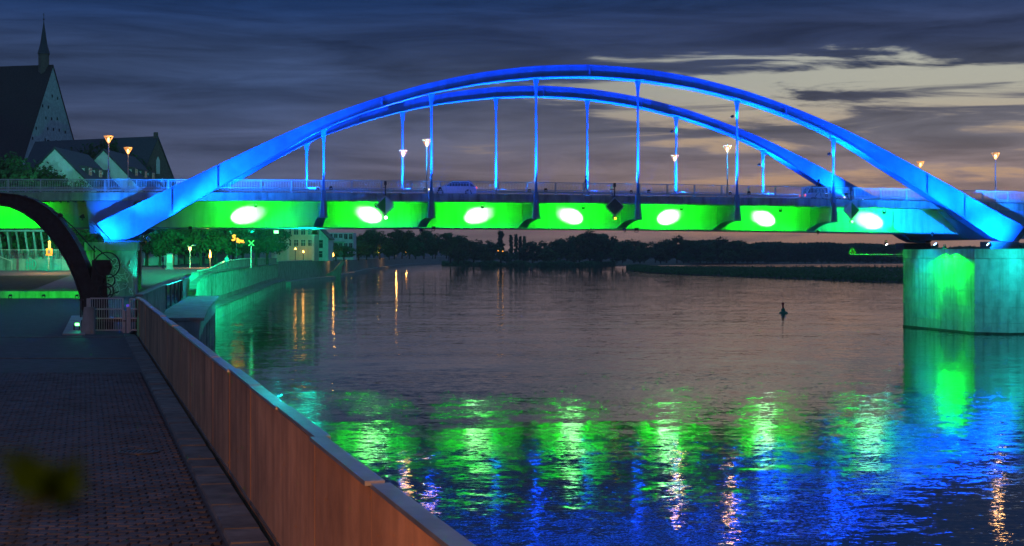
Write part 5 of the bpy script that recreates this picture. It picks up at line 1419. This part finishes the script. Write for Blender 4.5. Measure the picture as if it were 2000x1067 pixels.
# ------------------------------------------------------------------ cars on the bridge
def car(label, s, t, facing, paint, van=False):
    e = empty('passenger_car', B(s, t, 12.325 + camb(s)), BA + (math.pi if facing < 0 else 0), label, 'car', 'cars crossing the bridge')
    def loft(name, secs, mt, smooth=True, parent=e):
        rows = []
        for x, half_w, z0, z1, tum in secs:
            rows.append([(x, -half_w, z0), (x, half_w, z0), (x, half_w * 1.02, (z0 + z1) / 2), (x, half_w - tum, z1), (x, -half_w + tum, z1), (x, -half_w * 1.02, (z0 + z1) / 2)])
        m_ = MB(); m_.strip(rows, True); m_.add(rows[0], [(0, 1, 2, 3, 4, 5)]); m_.add(rows[-1], [(5, 4, 3, 2, 1, 0)])
        return m_.build(name, mt, parent, local=True, smooth=smooth)
    hb = 1.05 if van else .92
    loft('body', [(-2.15, .70, .35, .80, .04), (-2.05, .82, .24, hb - .02, .05), (-1.2, .88, .20, hb + .02, .05), (.9, .88, .20, hb, .05), (1.6, .86, .22, .84, .06), (2.05, .76, .28, .70, .08), (2.17, .62, .36, .58, .08)], paint)
    top = 1.78 if van else 1.44
    c0 = loft('cabin_glass', [(-1.98, .76, hb - .05, hb, .02), (-1.45, .78, hb - .05, top - .05, .16), (.10, .78, hb - .05, top - .05, .16), (.95, .76, hb - .08, hb - .02, .04)], M_glass)
    m_ = MB(); m_.hexa([(-1.5, -.62, top - .06), (.12, -.62, top - .06), (.12, .62, top - .06), (-1.5, .62, top - .06)], [(-1.35, -.54, top), (.0, -.54, top), (.0, .54, top), (-1.35, .54, top)]); m_.build('roof', paint, e, local=True, smooth=False)
    for sy in (-1, 1):
        m_ = MB()
        for xa, xb in (((-1.48, top - .06), (-1.95, hb)), ((-.55, top - .06), (-.6, hb)), ((.10, top - .06), (.95, hb))):
            m_.bar((xa[0], sy * .63, xa[1]), (xb[0], sy * .79, xb[1]), .07)
        m_.build('pillar', paint, e, local=True)
        for xw in (-1.32, 1.32):
            m_ = MB(); m_.lathe([(.20, -.11), (.32, -.10), (.335, 0), (.32, .10), (.20, .11)], (xw, sy * .80, .33), 18, Matrix.Rotation(math.pi / 2, 3, 'X')); w_ = m_.build('wheel', M_tyre, e, local=True, smooth=True)
            m_ = MB(); m_.lathe([(.03, -.13), (.19, -.12), (.19, .12), (.03, .13)], (xw, sy * .80, .33), 12, Matrix.Rotation(math.pi / 2, 3, 'X')); m_.build('rim', M_steel, w_, local=True)
        m_ = MB(); m_.box((2.06, sy * .58, .63), (.18, .3, .15)); m_.build('headlight', E_head, e, local=True)
        m_ = MB(); m_.box((-2.09, sy * .66, .80), (.14, .24, .16)); m_.build('tail_light', E_tail, e, local=True)
        m_ = MB(); m_.box((.75, sy * .92, hb + .04), (.12, .16, .12)); m_.build('mirror', paint, e, local=True)
    return e
car('white hatchback driving left behind the near railing', s_at(884, 6.5), 6.5, -1, M_white)
car('silver van like car with red tail lights driving right near the right arch', s_at(1606, 11.2), 11.2, 1, M_silver, True)

# ------------------------------------------------------------------ people
def person(label, loc, rz, shirt, trouser, stride=.35, swing=.3, height=1.75, bare=True):
    e = empty('person', loc, rz, label, 'person')
    k = height / 1.75
    J = {}; R = {}
    def j(n, p, r): J[n] = Vector(p) * k; R[n] = r * k
    st = stride
    j('pelvis', (0, 0, .94), .125); j('waist', (.01, 0, 1.10), .115); j('chest', (.02, 0, 1.30), .135); j('neck0', (.02, 0, 1.45), .07); j('neck', (.03, 0, 1.52), .052)
    j('head', (.045, 0, 1.62), .088); j('crown', (.03, 0, 1.70), .075)
    for sd, sg in (('l', 1), ('r', -1)):
        f = sg * st
        j('hip' + sd, (0, sg * .095, .90), .095); j('knee' + sd, (f * .45 + .05, sg * .10, .50), .062)
        j('ankle' + sd, (f * .95 - (.06 if f < 0 else 0), sg * .10, .10 + (.06 if f < 0 else 0)), .042); j('toe' + sd, (f * .95 + .15, sg * .11, .045 + (.02 if f < 0 else 0)), .038)
        a = -sg * swing
        j('shoulder' + sd, (.01, sg * .185, 1.42), .062); j('elbow' + sd, (a * .35 - .02, sg * .235, 1.14), .044); j('wrist' + sd, (a * .75 + .06, sg * .23, .92), .032); j('hand' + sd, (a * .85 + .09, sg * .225, .83), .036)
    E_ = [('pelvis', 'waist'), ('waist', 'chest'), ('chest', 'neck0'), ('neck0', 'neck'), ('neck', 'head'), ('head', 'crown')]
    for sd in 'lr': E_ += [('pelvis', 'hip' + sd), ('hip' + sd, 'knee' + sd), ('knee' + sd, 'ankle' + sd), ('ankle' + sd, 'toe' + sd), ('chest', 'shoulder' + sd), ('shoulder' + sd, 'elbow' + sd), ('elbow' + sd, 'wrist' + sd), ('wrist' + sd, 'hand' + sd)]
    nm = list(J); ix = {n_: i for i, n_ in enumerate(nm)}
    me = bpy.data.meshes.new('body_cage'); me.from_pydata([tuple(J[n_]) for n_ in nm], [(ix[a], ix[b]) for a, b in E_], []); me.update()
    o = bpy.data.objects.new('body_cage', me); COL.objects.link(o)
    o.modifiers.new('skin', 'SKIN'); o.modifiers.new('sub', 'SUBSURF').levels = 2
    if not me.skin_vertices:
        bm = bmesh.new(); bm.from_mesh(me); bm.verts.layers.skin.verify(); bm.to_mesh(me); bm.free()
    for i, n_ in enumerate(nm):
        sv = me.skin_vertices[0].data[i]; sv.radius = (R[n_], R[n_]); sv.use_root = (n_ == 'pelvis')
    dg = bpy.context.evaluated_depsgraph_get()
    bme = bpy.data.meshes.new_from_object(o.evaluated_get(dg)); bpy.data.objects.remove(o)
    for mt in (M_skin, shirt, trouser, M_rubber): bme.materials.append(mt)
    for p in bme.polygons:
        c = p.center / k; p.use_smooth = True
        wrist = abs(c.y) > .17 and c.z < (1.05 if bare else .90)
        p.material_index = 0 if (c.z > 1.49 or (wrist and c.z > .75)) else 1 if c.z > .93 else 3 if c.z < .10 else 2
    b = bpy.data.objects.new('body', bme); COL.objects.link(b); b.parent = e
    m_ = MB(); m_.lathe([(.03, 1.785), (.075, 1.76), (.098, 1.70), (.100, 1.63), (.085, 1.585)], (.018, 0, 0), 14)
    m_.v = [(x * k - (.01 if z > 1.6 else .03), y * k, z * k) for x, y, z in m_.v]; m_.build('hair', M_hair, e, local=True, smooth=True)
    m_ = MB(); m_.add([(.128 * k, 0, 1.60 * k), (.155 * k, 0, 1.595 * k), (.125 * k, .018 * k, 1.585 * k), (.125 * k, -.018 * k, 1.585 * k), (.128 * k, 0, 1.64 * k)], [(4, 2, 1), (4, 1, 3), (1, 2, 3)]); m_.build('nose', M_skin, e, local=True)
    return e
s_ = s_at(1145, 1.9); person('person in dark clothes walking left on the near sidewalk', B(s_, 1.9, 12.425 + camb(s_)), BA + math.pi, M_shirt, M_trouser, .34, .3)
s_ = s_at(1599, 2.0); person('person in dark clothes striding beside the silver car', B(s_, 2.0, 12.425 + camb(s_)), BA + .15, M_trouser, M_shirt, .42, .35, 1.82)
p_ = P(443, 0, 190); person('person in a pale jacket standing on the promenade under the bridge', (p_.x, 190, ground_z(190) + .01), -1.2, M_jacket, M_trouser, .05, .06, 1.7, False)
p_ = P(318, 0, 192); person('person in dark clothes standing left of the information pillar', (p_.x, 192, ground_z(192) + .01), .4, M_shirt, M_trouser, .08, .05, 1.72, False)

# ------------------------------------------------------------------ assumed promenade lamp behind the viewpoint and the sapling beside it
pl_ = empty('assumed_promenade_lamp', (-4.4, -4.4, 3.5), 0, 'assumed sodium street lamp, unseen on the promenade behind the viewpoint', 'street lamp')  # unseen lamp, assumed and added to light the flood wall orange
for nm, me in zip(('pole', 'canopy', 'funnel_struts', 'bulb'), LM):
    o = bpy.data.objects.new(nm, me); COL.objects.link(o); o.parent = pl_; o.scale = (1.2, 1.2, 1.2)
l = bpy.data.lights.new('lamp_light', 'POINT'); l.energy = 10500; l.color = (1, .35, .09); l.shadow_soft_size = .25
lo = bpy.data.objects.new('lamp_light', l); COL.objects.link(lo); lo.parent = pl_; lo.location = (.4, .4, 5.5)

sp = empty('sapling', (-.30, .62, 3.5), 0, 'blurred green sapling close to the lens at the lower left', 'sapling')
M_young = mat('young_leaf', (.004, .013, .002), .9, .5, 30, spec=.0, translucent=.3)
Ys = .42
m_ = MB(); m_.tube([(-.30, .62, 3.5), (-.20, .5, 5.4), P(8, 1300, Ys), P(22, 1080, Ys), P(45, 1000, Ys), P(78, 955, Ys)], [.005, .003, .0014, .0009, .0008, .0006], 7)
m_.tube([P(45, 1000, Ys), P(85, 985, Ys), P(125, 955, Ys)], [.0008, .0007, .0005], 5); m_.build('stem', mat('dark_stem', (.004, .006, .003), .9, .3, 40, spec=.0), sp, smooth=True)
rl_ = random.Random(3)
for (x, y, a, ln) in ((60, 915, 1.9, .020), (45, 945, 2.6, .018), (100, 950, .8, .020), (140, 925, 1.2, .018), (146, 950, .2, .015), (120, 975, -.3, .018), (85, 935, 1.5, .018), (20, 900, 2.2, .014), (110, 930, 1.7, .014)):
    c = P(x, y, Ys + rl_.uniform(-.01, .01)); d =  Vector((math.cos(a), rl_.uniform(-.3, .3), math.sin(a))).normalized(); sd = d.cross(Vector((0, 1, 0))).normalized(); up_ = Vector((0, -.25, 0))
    m_ = MB(); q = ln * .36
    m_.add([c - d * q, c + sd * q * .5 + up_ * q * .3, c + d * q, c - sd * q * .5 + up_ * q * .3, c + up_ * q * -.1], [(0, 1, 4), (1, 2, 4), (2, 3, 4), (3, 0, 4)])
    m_.build('leaf', M_young, sp, fix=False)

# ------------------------------------------------------------------ haze added round the whole place to lift the dark far trees
hz = MB(); hz.bbox((-1200, -250, -3.6), (1750, 2700, 54.5))
ho = tag(hz.build('haze', []), 'thin added haze that lifts the dark far bank', 'haze', kind='stuff')
hm_ = bpy.data.materials.new('added_haze'); hm_.use_nodes = True
hm_.node_tree.nodes.clear()
_o = hm_.node_tree.nodes.new('ShaderNodeOutputMaterial'); _v = hm_.node_tree.nodes.new('ShaderNodeVolumePrincipled')
_v.inputs['Color'].default_value = (.9, .95, 1, 1); _v.inputs['Density'].default_value = .00014; _v.inputs['Anisotropy'].default_value = .2
hm_.node_tree.links.new(_v.outputs[0], _o.inputs['Volume'])
ho.data.materials.append(hm_)
